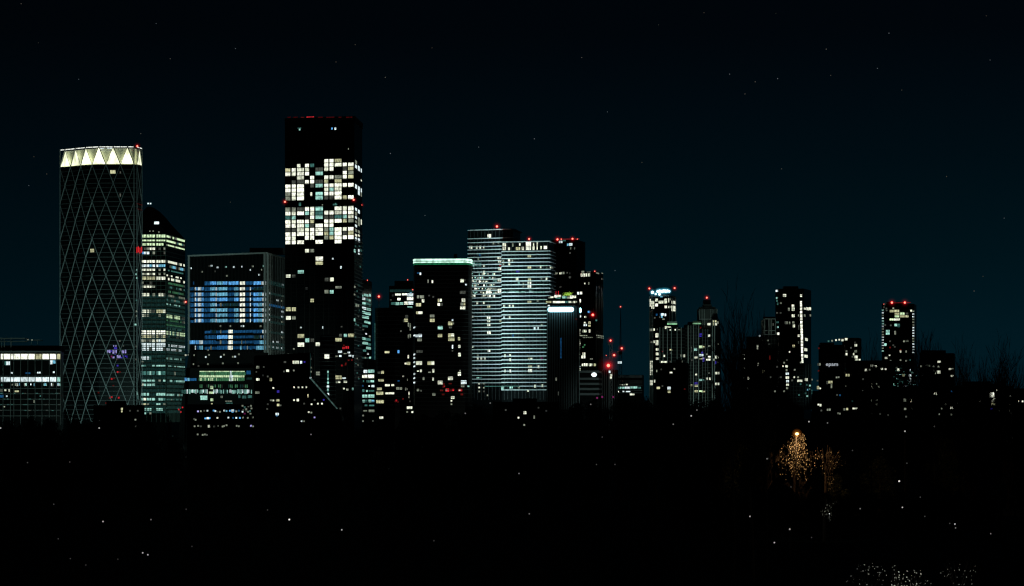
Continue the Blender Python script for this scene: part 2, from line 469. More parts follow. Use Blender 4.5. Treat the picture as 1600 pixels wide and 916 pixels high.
T.ws(FF, 15.27, 150, 520, [(275, 415, 298, 470, 'q'), (315, 410, 340, 485, 'q'), (350, 420, 380, 460, 'p'), (395, 410, 440, 500, 'q'), (465, 405, 495, 490, 'q'), (615, 425, 670, 490, 'q'), (690, 410, 720, 490, 'q'),  # purple panes stand for a sign's reflection in the glass
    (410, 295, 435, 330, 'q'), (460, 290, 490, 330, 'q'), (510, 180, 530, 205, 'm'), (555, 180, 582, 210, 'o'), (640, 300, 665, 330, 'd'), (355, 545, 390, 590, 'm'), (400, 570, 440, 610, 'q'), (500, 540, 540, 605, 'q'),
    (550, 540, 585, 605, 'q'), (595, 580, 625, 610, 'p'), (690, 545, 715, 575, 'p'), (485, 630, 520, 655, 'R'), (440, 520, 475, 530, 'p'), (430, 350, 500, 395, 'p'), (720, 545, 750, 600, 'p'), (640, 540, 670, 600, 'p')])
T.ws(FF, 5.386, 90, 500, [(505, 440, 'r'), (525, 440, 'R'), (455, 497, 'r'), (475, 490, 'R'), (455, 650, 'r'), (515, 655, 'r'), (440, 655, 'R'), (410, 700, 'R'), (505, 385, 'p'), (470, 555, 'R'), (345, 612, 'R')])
RB = emat('red_bar', (1, .03, .04), .9, True, False)
mb = MB()
for x in (212.2, 214.4, 216.8, 219.6):
    p = FR.at(x, .9); mb.box((p[0], p[1], Zt(390 + random.uniform(-1, 1), D0)), (.6, .3, 4.2), FR.ang)
T.mesh('red_light_bars', mb, RB, 'row of vertical red lamps on the corner')
mb = MB()
for y in (318, 326): 
    a, c = FR.at(212.5, .9), FR.at(220.5, .9); mb.tube((a[0], a[1], Zt(y, D0)), (c[0], c[1], Zt(y + 1, D0)), .16)
T.mesh('red_light_rail', mb, code_mat('R'))
T.ws(FR, 5.39, 200, 310, [(75, 605, 't'), (70, 640, 't'), (75, 672, 't'), (72, 860, 'T')])
T.ws(FR, 4.82, 200, 470, [(65, 80, 'o'), (66, 115, 'o'), (56, 180, 't'), (82, 240, 'o'), (62, 345, 'd'), (60, 442, 'd'), (64, 682, 78, 712, 't'), (70, 715, 80, 740, 'T'), (80, 735, 92, 760, 'T')])
T.beacon(214.5, 228.5, D0, 1.5, 1.2)
T.done()
fill_lamp(112, 1610, 150, 520, 1815, 330000, (.55, 1, .93), cone=60)
fill_lamp(262, 1520, 165, 470, 1815, 260000, (.55, 1, .93), cone=70)

# ------------------------------------------------------------------ 3. office tower behind with sloping roof
b = Bld('office_tower', 'banded office tower with black sloping roof beside the lattice tower', 250, 2120, 'tower')
poly, f, sd, zt = b.block(205, 259.4, 289.5, 366, 5, 66)
mb = MB(); mb.prism(poly, -1, zt); b.mesh('wall', mb, GLASS)
mb = MB(); A = (X(233, b.D + 36), b.D + 36); lv = [(366.5, 1.0), (358, .86), (345, .63), (333, .45), (325, .30), (319, .13), (318, .03)]
for y, t in lv:
    for q in poly: mb.v.append((A[0] + (q[0] - A[0]) * t, A[1] + (q[1] - A[1]) * t, Zt(y, b.D)))
for k in range(len(lv) - 1):
    for i in range(4): mb.f.append((k * 4 + i, k * 4 + (i + 1) % 4, k * 4 + 4 + (i + 1) % 4, k * 4 + 4 + i)); mb.m.append(0)
mb.f.append(tuple(range(len(mb.v) - 4, len(mb.v)))); mb.m.append(0); b.mesh('roof', mb, DARK)
mb = MB(); ysl = [366 + 6.68 * k for k in range(42)]
b.slabs(mb, f, ysl, .9, .4); b.slabs(mb, sd, ysl, .9, .4)
b.fins(mb, f, frange(215, 259, 7.3), 366, 660, .5, .5); b.fins(mb, sd, frange(260.5, 289, 2.0), 440, 660, .35, .5)
b.mesh('facade_grid', mb, GREYP)
cells = [(115, 131), (134, 151), (155, 179), (182, 204), (207, 228), (238, 255), (258, 279), (282, 298), (300, 318)]
rows4 = [(318, 24, 'ggggggggg'), (355, 13, 'ggggggggg'), (388, 20, 'gggggggg.'), (425, 20, '.doww.d.o'), (460, 22, 'bcc.o...d'), (530, 24, 'WWWWWwwww'), (567, 22, 'ccckcckkk'), (600, 22, 'wwwww.o.w'), (636, 20, 'wowow.o.o'),
         (672, 28, 'yyyyywwWw'), (710, 24, 'o..d.....'), (742, 22, 'owwwo....'), (812, 26, 'www.o.wwd')]
for y, h, pat in rows4:
    for (a, c), k in zip(cells, pat):
        if k != '.': b.w(f, 200 + a / 5.39, 200 + c / 5.39, 310 + (y - h / 2) / 5.39, 310 + (y + h / 2) / 5.39, k, 1 if h < 20 else 2)
cells5 = [(100, 116), (118, 136), (140, 158), (162, 178), (182, 203), (212, 228), (230, 246), (248, 262), (265, 282)]
rows5 = [(80, 24, 'wwwodyyyw'), (112, 18, 'woo...o..'), (238, 28, 'WWWWWWWWW'), (270, 20, 'yyyyoydoy'), (302, 18, 'wodowwcww'), (333, 26, 'ccccccccc'), (365, 22, 'cccdccccd'), (432, 22, 'cccT.....'), (460, 12, 'o........'),
         (490, 12, 'tT..ttttt'), (545, 34, 'TTTtTTtTT'), (600, 18, 'ttttt.o.t'), (632, 20, 'wtttt....'), (705, 20, 'ttt..tttt'), (742, 18, 'twttt.ttT'), (780, 14, 'oyo..tt.o'), (818, 18, '.ttt.ttt.'), (848, 14, '.t.o.....')]
for y, h, pat in rows5:
    for (a, c), k in zip(cells5, pat):
        if k != '.': b.w(f, 200 + a / 4.82, 200 + c / 4.82, 470 + (y - h / 2) / 4.82, 470 + (y + h / 2) / 4.82, k, 1 if h < 20 else 2)
def rrow(y, h, code, x0=260.2, x1=288.8, fill=.9, n=12):
    st = (x1 - x0) / n
    for q in range(n):
        if random.random() < fill: b.w(sd, x0 + q * st, x0 + q * st + st * .86, y - h / 2, y + h / 2, code if random.random() < .8 else random.choice('odT'), 1, z=b.D)
for y, h, k, fl in [(369, 3.2, 'g', .85), (376, 3, 'g', .95), (382.5, 2.2, 'g', .95), (408, 4.4, 'w', .9), (415.4, 4, 'k', .8), (422, 2, 'T', .4), (430, 2.4, 'w', .8), (435.4, 3.6, 'w', .8), (442, 3, 'G', .9), (448, 3, 'T', .7),
                    (455, 3, 'G', .8), (461, 4, 'o', .5), (468, 3, 'T', .5), (475, 2, 't', .4), (494, 5.2, 'g', .9), (500, 3, 'G', .9), (507, 3, 'G', .9), (513, 2.4, 'T', .6), (520, 5.6, 'g', 1), (526, 2.5, 'd', .5), (539.5, 3, 'c', .8),
                    (546, 2.8, 'c', .6), (560, 2.4, 't', .5), (572, 2, 't', .9), (583, 5, 'x', 1), (595, 3, 't', .9), (617, 3.2, 't', .9), (624.5, 2, 'T', .9), (638, 2, 'T', .3)]:
    rrow(y, h, k, fill=fl)
b.ws(f, 5.39, 200, 310, [(163, 38, 175, 50, 'c'), (184, 38, 196, 50, 'c'), (180, 272, 190, 282, 'o'), (208, 270, 218, 282, 'o'), (255, 278, 265, 290, 'o')])
b.w(f, 241.5, 249, 346.5, 350.5, 'c', 1, out=1)
for y in ysl:
    if 455 < y < 650:
        b.w(f, 218, 259, y + 1.6, y + 5.8, 'x', 12, out=.02); b.w(sd, 260.2, 289, y + 1.6, y + 5.8, 'x', 12, out=.02, z=b.D)
b.beacon(290, 472, b.D - 60, 1.6, 1.0, 'red lamp at the right corner')
b.done()
fill_lamp(270, 1900, 255, 520, 2130, 200000, (.45, 1, .75), cone=60)

# ------------------------------------------------------------------ 4. blue lit office block with pale frame
b = Bld('office_block', 'pale framed office block with rows of blue lit floors', 360, 1850)
poly, f, sd, zt = b.block(294.5, 415.5, 446, 394.5, 36, 70)
zlow = Zt(551, b.D)
mb = MB(); mb.prism(poly, zlow, zt - .6); b.mesh('wall', mb, GLASS)
mb = MB()
b.slabs(mb, f, [395.4], 2.4, 1.2); b.slabs(mb, sd, [395.4], 2.2, 1.2)
b.fins(mb, f, [296, 414.4], 395, 551, 2.2, 1.3); b.fins(mb, sd, [416.8], 395, 551, 1.6, 1.3)
b.fins(mb, sd, frange(419.5, 446, 2.6), 397, 556, 1.2, .62)
b.mesh('frame', mb, CONC)
mb = MB(); b.fins(mb, f, frange(298, 413, 2.2), 397, 551, .26, .5); b.mesh('fins', mb, surf('black_fin', (.02, .022, .022), .6, .2))
rowY = {}
S = 5.088
def br(y, segs, h=26):
    for a, c, k in segs + [(88 if y > 340 and h > 24 and y < 650 else 200, 690, 'B')] * (1 if h > 23 else 0):
        xa, xb = 280 + a / S, 280 + c / S
        if (a, c) in ((88, 690), (200, 690)):
            b.w(f, xa, xb, 380 + (y - h * .36) / S, 380 + (y + h * .40) / S, k, 40, out=.03); continue
        n = 1
        yy = 380 + y / S
        b.w(f, xa, xb, yy - h / S / 2, yy + h / S / 2, k, max(1, round((xb - xa) / 2.2)) if xb - xa < 14 else 6)
bgr = [(85, 690)]
full = [(85, 118, 'B'), (122, 132, 'c'), (136, 150, 'b'), (150, 175, 'c'), (176, 196, 'b'), (199, 250, 'B'), (250, 288, 'k'), (289, 297, 'c'), (303, 385, 'k'), (392, 440, 'B'), (440, 474, 'k'), (480, 523, 'W'), (529, 560, 'B'), (563, 570, 'c'), (590, 625, 'b'), (627, 658, 'k'), (662, 690, 'c')]
br(318, [(110, 118, 'B'), (200, 250, 'B'), (250, 296, 'b'), (303, 345, 'k'), (345, 385, 'b'), (392, 474, 'b'), (480, 523, 'W'), (529, 580, 'B'), (590, 650, 'b'), (655, 690, 'c')])
br(363, [s for s in full if s[1] < 590] + [(590, 690, 'x')], 24); br(407, full); br(448, [(a, c, 'b' if k == 'k' else k) for a, c, k in full]); br(490, [s for s in full if not 296 < s[0] < 445] + [(322, 340, 'o'), (345, 474, 'x')], 25)
br(532, full); br(573, [s for s in full if not 198 < s[0] < 289] + [(205, 290, 'B')]); br(616, [s for s in full if s[0] > 118], 26)
br(660, [(322, 336, 'o'), (400, 412, 'o'), (490, 497, 'c'), (505, 518, 'c'), (642, 655, 'o')], 14)
br(703, [(250, 256, 'B'), (262, 295, 'x'), (325, 335, 'o'), (378, 385, 'B'), (390, 425, 'W'), (430, 440, 'B'), (590, 655, 'B'), (660, 690, 'c')], 26)
br(747, [(205, 225, 'B'), (230, 295, 'B'), (303, 385, 'b'), (390, 425, 'W'), (590, 640, 'x'), (645, 655, 'o'), (670, 682, 'c')], 28)
br(788, [(76, 130, 'b'), (135, 160, 'b'), (162, 188, 'c'), (190, 288, 'B'), (322, 336, 'o'), (340, 380, 'B'), (390, 425, 'W'), (495, 500, 'o'), (525, 529, 'o'), (595, 640, 'B'), (640, 690, 'k')], 28)
br(832, [(125, 132, 'c'), (140, 160, 'B'), (162, 190, 'k'), (250, 258, 'o'), (303, 385, 'B'), (388, 428, 'W'), (485, 498, 'k'), (515, 530, 'B'), (538, 545, 'o'), (560, 580, 'B'), (612, 690, 'k')], 30)
b.ws(f, S, 280, 380, [(95, 200, 'c'), (258, 180, 'c'), (238, 182, 'd'), (305, 193, 'c'), (372, 190, 't'), (435, 190, 'c'), (498, 187, 'c'), (585, 185, 'o'), (673, 182, 't'), (565, 213, 'c'), (655, 212, 'o'), (635, 252, 'c'), (380, 260, 'o'), (182, 228, 'o'), (285, 225, 'd'), (228, 850, 'o')])
b.ws(sd, S, 280, 380, [(715, 398, 'c'), (820, 422, 'o'), (780, 455, 'c'), (815, 460, 'o'), (712, 485, 'o'), (815, 508, 'o'), (712, 525, 'c'), (820, 545, 'c'), (712, 568, 'c'), (818, 587, 'c'), (714, 610, 'c'), (818, 628, 'o'), (818, 710, 'c'), (818, 750, 'o'), (745, 785, 'c'), (780, 787, 'c'),
    (710, 823, 'c'), (745, 828, 'c'), (780, 832, 'c'), (815, 835, 'c'), (820, 332, 'c')])
for y in (441, 444, 459, 477, 494, 503, 519, 536, 541, 543.5): b.w(sd, 419, 444.5, y, y + 3.4, random.choice('xBx'), 6)
# recessed neck and podium with raked left side
mb = MB(); pd = b.D - 4
mb.slab([PT(px, py, pd + 14) for px, py in [(296, 549), (418, 549), (418, 700), (296, 700)]], 50)
mb.slab([PT(px, py, pd) for px, py in [(295, 552), (299, 551), (292, 640), (290, 700), (277, 700), (284, 625)]], 30)
mb.slab([PT(px, py, pd) for px, py in [(290, 575), (398, 575), (398, 700), (288, 700)]], 40)
b.mesh('podium', mb, DARK)
pf = Face((X(288, pd), pd - .05), (X(398, pd), pd - .05)); S2 = 6.1
for a, c, y0, y1, k in [(255, 695, 243, 252, 'g'), (252, 693, 284, 303, 'g'), (248, 690, 305, 338, 'G'), (255, 690, 250, 284, 'G')]:
    st = 18
    for xx in frange(a, c - st, st): b.w(pf, 270 + xx / S2, 270 + (xx + st - 2) / S2, 540 + y0 / S2, 540 + y1 / S2, k if not 535 < xx < 560 else 'c', 2)
for xx in frange(255, 690, 13): b.w(pf, 270 + xx / S2, 270 + (xx + (9 if random.random() < .6 else 5)) / S2, 540 + 254 / S2, 540 + 283 / S2, 'G' if not 310 < xx < 400 else 'D', 1)
for xx in frange(250, 685, 11): b.w(pf, 270 + xx / S2, 270 + (xx + random.choice((4, 6, 8))) / S2, 540 + 308 / S2, 540 + 336 / S2, random.choice('gGG'), 1, out=.2)
b.ws(pf, S2, 270, 540, [(702, 240, 725, 275, 'B'), (728, 240, 742, 275, 'B'), (700, 305, 755, 325, 'x'), (112, 308, 132, 338, 'b'), (140, 310, 160, 338, 'k'), (165, 312, 225, 336, 'B'), (262, 478, 330, 518, 't'), (355, 385, 385, 415, 'g'), (345, 440, 385, 460, 'g'), (360, 505, 385, 530, 'g'), (365, 550, 380, 560, 'y'),
    (500, 526, 565, 536, 'o'), (625, 470, 645, 500, 'T'), (660, 478, 700, 505, 'T'), (715, 475, 755, 500, 'T'), (455, 480, 475, 500, 'o'), (505, 545, 570, 555, 'T')])
for xx in frange(85, 752, 12):
    if not 335 < xx < 380 and random.random() < .88: b.w(pf, 270 + xx / S2, 270 + (xx + random.uniform(6, 11)) / S2, 540 + (418 + random.uniform(0, 8)) / S2, 540 + (462 - random.uniform(0, 14)) / S2, random.choice('ttcT'), 1)
for xx in frange(240, 740, 16):
    if random.random() < .7: b.w(pf, 270 + xx / S2, 270 + (xx + 10) / S2, 540 + 372 / S2, 540 + (398 + 8 * random.random()) / S2, random.choice('GGxD'), 1)
nf = Face((X(296, pd + 14), pd + 13.9), (X(418, pd + 14), pd + 13.9))
b.ws(nf, S2, 270, 540, [(150, 90, 'o'), (200, 92, 'o'), (345, 90, 'o'), (315, 110, 'c'), (458, 108, 'c'), (488, 88, 'o'), (572, 108, 'o'), (594, 106, 'c'), (630, 84, 'o'), (195, 178, 'o'), (335, 178, 'o'), (477, 170, 'o'), (622, 168, 'o'), (245, 195, 'd'), (122, 92, 'w')])
mb = MB(); mb.box((X(420, 1900), 1915, Zt(391, 1900)), (X(446, 1900) - X(383, 1900), 16, Zt(387, 1900) - Zt(396, 1900))); b.mesh('roof_plant', mb, DIMP)
b.done()
fill_lamp(470, 1665, 400, 470, 1880, 150000, (.72, 1, .86), 60)
fill_lamp(528, 1835, 436, 470, 1880, 26000, (.72, 1, .88), 110)

# ------------------------------------------------------------------ 5. the tallest tower
b = Bld('apartment_tower', 'tallest black apartment tower with a wide grid of bright white windows', 500, 1760, 'tower')
poly, f, sd, zt = b.block(445.2, 553.6, 566, 181.5, 14, 46)
mb = MB(); mb.prism(poly, -1, zt); b.mesh('wall', mb, GLASS)
S = 6.107
colx = [(36, 84), (98, 134), (148, 213), (224, 261), (274, 310), (324, 394), (408, 445), (458, 495), (507, 572), (585, 621), (635, 686)]
mb = MB()
b.fins(mb, f, [445.8] + [440 + (colx[i][1] + colx[i + 1][0]) / 2 / S for i in range(10)] + [553], 189, 650, .8, .35)
b.slabs(mb, f, [189.6, 314.5, 320.5], .9, .6); b.slabs(mb, f, frange(196, 640, 6.35), .5, .25); b.slabs(mb, sd, [189.6, 314.5], .9, .6)
b.mesh('facade_grid', mb, surf('black_mullion', (.012, .013, .013), .7, .1))
mb = MB(); b.slabs(mb, sd, frange(374, 606, 5.85), .75, 1.0); b.mesh('balconies', mb, CONC)
mb = MB(); b.slabs(mb, f, [184.5], 6, .5); b.slabs(mb, sd, [184.5], 6, .5); b.mesh('parapet', mb, surf('dark_red_parapet', (.10, .025, .03), .6))
up = ['......##o..', '..h#t.##e##', 'o###.d##.do', '####do.....'.replace('o', 's').replace('d', 'd') , '..#.#.##o#o', '.dd##do.o..', '###.ds#####', '###...#s#..', 'o##.hT###..', 'o##..sdd#o#']
up[3] = '####.s...#o'
lo = ['ood##s..###', '###s#t#####', 'tT.D#sddtT#', '####o.###oo', '###sd####..'.replace('####..', '##.#...')[:11], 'dd####os###', '######oT#do', '##.##.oo###', '###..#..#..']
lo[4] = '###sd###...'
cm = {'#': 'W', 'o': 'o', 'd': 'd', 't': 'T', 'T': 't', 's': 't', 'h': 'w', 'e': 'w', 'D': 'D'}
def grid(rows, y0, pitch):
    for k, row in enumerate(rows):
        for ci, ch in enumerate(row):
            if ch == '.': continue
            a, c = colx[ci]
            if ch == 'h': c = (a + c) / 2
            w = c - a
            y = 240 + (y0 + pitch * k) / S
            code = cm[ch]
            if ch == '#' and random.random() < .22: code = 'w'
            if ch == 'o' and random.random() < .4: code = 'y'
            b.w(f, 440 + a / S, 440 + c / S, y - 2.85, y + 2.85, code, 2 if w < 55 else 3, z=b.D + 1)
grid(up, 66, 39); grid(lo, 520, 39.7)
b.ws(f, S, 440, 370, [(225, 118, 262, 152, 'w'), (275, 118, 310, 150, 'o'), (325, 190, 395, 230, 'W'), (325, 238, 395, 268, 'y'), (155, 320, 212, 350, 't'), (42, 360, 85, 390, 'w'), (98, 362, 132, 388, 'd'), (412, 392, 448, 425, 'd'), (462, 390, 500, 425, 'w'), (513, 472, 573, 495, 'o'),
    (410, 508, 450, 540, 'o'), (460, 510, 497, 542, 't'), (228, 482, 250, 505, 'D'), (275, 592, 308, 625, 'y'), (42, 675, 88, 710, 'y'), (98, 675, 136, 710, 'y'), (42, 758, 90, 792, 'w'), (98, 758, 135, 790, 'o'), (482, 202, 495, 220, 'c'), (560, 280, 573, 305, 'c'), (178, 860, 192, 873, 'c'), (388, 855, 400, 880, 'c'), (565, 852, 583, 865, 'd')])
S3 = 5.725
b.ws(f, S3, 440, 510, [(142, 70, 202, 104, 'y'), (212, 108, 247, 142, 't'), (260, 110, 290, 140, 'd'), (143, 146, 202, 182, 'w'), (305, 144, 355, 176, 'w'), (480, 105, 538, 135, 'y'), (515, 68, 540, 95, 'd'), (557, 68, 590, 96, 't'), (597, 66, 650, 96, 'y'),
    (308, 405, 345, 438, 'o'), (482, 440, 538, 473, 'y'), (485, 488, 500, 508, 'o'), (505, 490, 525, 506, 'w'), (555, 488, 585, 505, 'w'), (545, 455, 575, 470, 'c'), (558, 558, 'w'), (588, 566, 'w'), (630, 550, 648, 570, 't'), (360, 150, 372, 172, 'd'),
    (545, 185, 565, 205, 'r'), (572, 178, 602, 200, 'r'), (540, 350, 'r'), (575, 332, 'R'), (600, 305, 'R'), (630, 302, 'R'), (572, 345, 'R'), (558, 170, 'R'), (505, 218, 545, 240, 'c'), (555, 238, 580, 248, 'o'), (586, 228, 612, 242, 'c'), (515, 258, 536, 275, 'c'), (480, 262, 500, 275, 'o'), (600, 256, 625, 270, 'c'), (634, 258, 645, 280, 'c'),  # red and white panes drawn for reflections on the facade
    (110, 203, 'o'), (60, 250, 'd'), (172, 12, 'o')])
for a, c, segs in [(702, 718, [(68, 100), (110, 140), (297, 335), (520, 546), (560, 592), (600, 622), (642, 662), (680, 702), (722, 748), (770, 790), (800, 830)]), (729, 745, [(120, 165), (315, 352), (356, 396), (538, 572), (612, 650), (654, 692), (735, 760), (775, 792), (810, 845)]), (756, 764, [(145, 180), (335, 370), (374, 410), (630, 680), (250, 265)])]:
    for y0, y1 in segs: b.w(sd, 440 + a / S, 440 + c / S, 240 + y0 / S, 240 + y1 / S, random.choice('wcco'), 1)
for q in range(34):
    y = random.uniform(376, 612); x = random.uniform(554.5, 563); b.w(sd, x, x + random.uniform(.8, 2.2), y, y + random.uniform(1, 2.6), random.choice('TTxdoT'), 1)
b.ws(sd, S, 440, 370, [(690, 120, 705, 150, 't'), (730, 120, 742, 170, 'c'), (750, 118, 765, 140, 'T'), (692, 470, 705, 490, 'o'), (690, 545, 702, 562, 'o'), (705, 640, 720, 668, 'o'), (725, 640, 738, 668, 'o'), (690, 780, 702, 806, 't')])
b.ws(f, 11.43, 440, 170, [(345, 148, 405, 168, 'R'), (440, 140, 580, 160, 'r'), (310, 355, 335, 388, 't'), (285, 340, 350, 352, 'T'), (888, 335, 912, 372, 'b'), (945, 335, 975, 378, 'c'), (1188, 705, 1200, 738, 'o')])
for x0, x1 in ((449, 455), (458, 466), (497, 505), (510, 523), (529, 534), (541, 551)): b.w(f, x0, x1, 182.6, 184.2, 'z', 2, out=.6)
b.w(sd, 556, 557.5, 186, 188.5, 'o', 1); b.w(sd, 554.6, 556, 184.5, 186, 'd', 1)
b.ws(f, S, 440, 240, [(165, 470, 185, 500, 'T'), (385, 485, 395, 500, 'o'), (490, 480, 530, 500, 'T'), (508, 470, 520, 482, 'T')])
b.beacon(445.2, 315.5, b.D + 12, 1.6, .3, 'red lamp on the left edge halfway up'); b.beacon(552.6, 312.3, b.D - 2, 1.5, .3, 'red lamp near the right edge halfway up'); b.beacon(565, 320.5, b.D + 44, 1.1, .3, 'small red lamp on the far corner')
b.done()
fill_lamp(600, 1600, 556, 520, 1770, 36000, cone=26)

# rounded stair front beside the tallest tower
b = Bld('stair_tower', 'round balcony tower with a vertical glowing highlight strip before the tallest tower', 511, 1690, 'tower')
mb = MB(); cx, cyy = X(510.5, 1690), 1697; rr = 5.2
pol = [(cx + rr * math.cos(a), cyy + rr * math.sin(a)) for a in [2 * math.pi * k / 20 for k in range(20)]]
mb.prism(pol, 0, Zt(524, 1690)); b.mesh('wall', mb, DARK)
mb = MB()
for y in frange(526, 640, 6.5):
    z = Zt(y, 1690); p2 = [(cx + (rr + .5) * math.cos(a), cyy + (rr + .5) * math.sin(a)) for a in [2 * math.pi * k / 20 for k in range(20)]]
    mb.prism(p2, z - .2, z + .2)
b.mesh('balconies', mb, GREYP)
ff = Face((X(505, 1690), 1690.9), (X(519, 1690), 1690.9))
LS = emat('strip_sheen', (.55, .95, .95), 1.2, True, False)
for y, k, r in [(581, 't', 1.2), (587, 'T', 1), (592, 't', 1.2), (598, 't', 1.3), (604, 'c', 1.8), (609, 't', 1.2), (616, 'c', 1.7)]:
    b.w(ff, 512.6 - r, 512.6 + r, y - 1.6, y + 1.6, k, 1, out=.8)  # panes glow in place of the sheen on the curved front
b.w(ff, 512, 513.2, 580, 616, 'T', 1, out=.55)
b.w(Face((X(500, 1688), 1690.2), (X(522, 1688), 1690.2)), 507, 514.5, 554, 560.5, 'W', 2); b.done()
fill_lamp(513, 1650, 512, 590, 1690, 7000, cone=70)

# ------------------------------------------------------------------ 6. dark block with the raked lit edge
b = Bld('apartment_block', 'unlit apartment block whose right side slopes down along a faintly lit edge', 450, 1620)
D = 1620
mb = MB(); mb.slab([PT(px, py, D) for px, py in [(397, 700), (397, 556), (484.6, 551), (485, 590), (530, 641), (545, 700)]], 28); b.mesh('wall', mb, DARK)
f = Face((X(397, D), D), (X(545, D), D))
mb = MB(); b.fins(mb, f, frange(404, 480, 9.5), 556, 700, .5, .4); b.slabs(mb, f, frange(560, 690, 7.5), .5, .4, x0=398, x1=484); b.mesh('facade_grid', mb, DIMP)
mb = MB(); mb.tube(PT(484.8, 552, D - .6), PT(485.2, 591, D - .6), .22); b.mesh('glowing_edge', mb, code_mat('x'))
mb = MB(); mb.tube(PT(485.2, 591, D - .6), PT(527, 639, D - .6), .5, .42); b.mesh('glowing_slope_edge', mb, emat('slope_strip', (.45, .9, .8), .13))  # both lit edges glow by themselves instead of catching light
b.ws(f, S3, 440, 510, [(260, 462, 'c'), (262, 406, 'o'), (264, 370, 'o'), (262, 292, 'd'), (526, 735, 'd')])
b.ws(f, 6.1, 270, 540, [(795, 195, 823, 220, 'o'), (790, 245, 803, 260, 'd'), (795, 312, 825, 335, 'w'), (925, 310, 945, 340, 'y'), (785, 437, 825, 460, 'o'), (958, 404, 'w'), (990, 428, 1015, 450, 'p'), (935, 522, 'o'), (958, 524, 'w'), (985, 512, 1015, 535, 'y'), (990, 555, 1015, 578, 'y'),
    (980, 642, 1010, 665, 'c'), (985, 660, 1000, 675, 'b'), (1027, 572, 'o'), (868, 205, 'd'), (905, 295, 'd'), (860, 285, 'D'), (905, 560, 'd'), (900, 605, 'd')])
b.ws(f, S3, 440, 510, [(98, 308, 155, 335, 'w'), (165, 310, 183, 335, 'c'), (20, 312, 40, 328, 'd'), (42, 387, 68, 407, 'w'), (22, 404, 'd'), (110, 395, 'o'), (112, 545, 'w'), (151, 546, 'w'), (186, 545, 'w'), (222, 545, 'w'), (230, 608, 242, 635, 'y'), (135, 648, 155, 672, 'w'), (111, 660, 'w'), (268, 697, 'w'), (325, 692, 'w'), (361, 692, 'w'), (243, 768, 'w'), (266, 772, 'o'),
    (377, 658, 'p'), (203, 692, 'd'), (295, 658, 'd'), (295, 815, 'q'), (178, 848, 'c'), (200, 848, 'o'), (205, 320, 'p')])
b.done()

# ------------------------------------------------------------------ 7. slim teal lit tower and the lit block below it
b = Bld('glass_tower', 'slim tower with slanting teal lit floors right of the tallest tower', 572, 2320, 'tower')
poly, f, sd, zt = b.block(556, 564, 581, 436, 8, 50)
mb = MB(); mb.prism(poly, -1, zt); b.mesh('wall', mb, GLASS)
mb = MB(); b.slabs(mb, sd, frange(462, 560, 6.4), .7, .5); b.mesh('floor_bands', mb, DIMP)
S7 = 7.05
for y, a, c, k in [(222, 72, 88, 't'), (222, 95, 145, 't'), (222, 155, 170, 't'), (262, 72, 110, 'c'), (272, 122, 140, 'T'), (282, 148, 170, 't'), (312, 72, 115, 't'), (318, 120, 150, 'T'), (330, 150, 170, 'T'), (365, 72, 120, 'c'), (378, 125, 172, 't'), (410, 72, 110, 't'), (425, 110, 170, 't'), (462, 72, 120, 't'), (468, 120, 150, 't'), (515, 100, 138, 't'), (525, 140, 168, 't'),
                   (560, 80, 140, 'T'), (700, 75, 115, 't'), (710, 118, 168, 'T'), (750, 75, 140, 't'), (765, 140, 172, 'T'), (805, 120, 172, 't'), (830, 85, 120, 'T')]:
    b.w(sd, 555 + a / S7, 555 + c / S7, 430 + (y - 14) / S7, 430 + (y + 14) / S7, k, 2)
b.ws(sd, S7, 555, 430, [(120, 645, 'c'), (140, 868, 'c'), (88, 598, 'd'), (160, 675, 'o'), (165, 908, 't')])
b.beacon(574, 438, b.D - 1, .8, .5)
b.done()
b = Bld('office_block', 'small office block with white and teal floors at the foot of the slim teal tower', 575, 1900)
poly, f, sd, zt = b.block(564, 585.5, 588, 562, 2, 22)
mb = MB(); mb.prism(poly, -1, zt); b.mesh('wall', mb, DARK)
mb = MB(); b.slabs(mb, f, frange(576, 655, 7.4), .8, .5); b.fins(mb, f, [574.8], 563, 660, .5, .5); b.mesh('facade_grid', mb, DIMP)
b.ws(f, 7.63, 555, 550, [(100, 215, 145, 250, 'c'), (155, 212, 228, 248, 't'), (80, 275, 147, 315, 'W'), (155, 272, 225, 315, 'W'), (92, 338, 105, 360, 'T'), (135, 338, 180, 365, 'T'), (183, 338, 225, 362, 't'), (158, 400, 175, 415, 'c'), (195, 395, 228, 420, 'c'), (75, 445, 110, 480, 'T'), (130, 455, 148, 480, 't'), (160, 455, 228, 475, 'T'),
    (82, 510, 145, 545, 't'), (155, 508, 230, 545, 't'), (88, 570, 112, 602, 't'), (120, 570, 145, 600, 'T'), (160, 568, 192, 600, 't'), (196, 572, 228, 598, 'k'), (112, 628, 145, 650, 'T'), (165, 630, 228, 650, 'T'), (95, 695, 140, 713, 'o'), (160, 690, 228, 716, 'o'), (94, 760, 'o'), (91, 825, 'o'), (212, 823, 'd'), (120, 70, 'o'), (175, 72, 't'), (90, 405, 'B')])
b.w(f, 565.5, 580, 559, 560, 'T', 4); b.done()

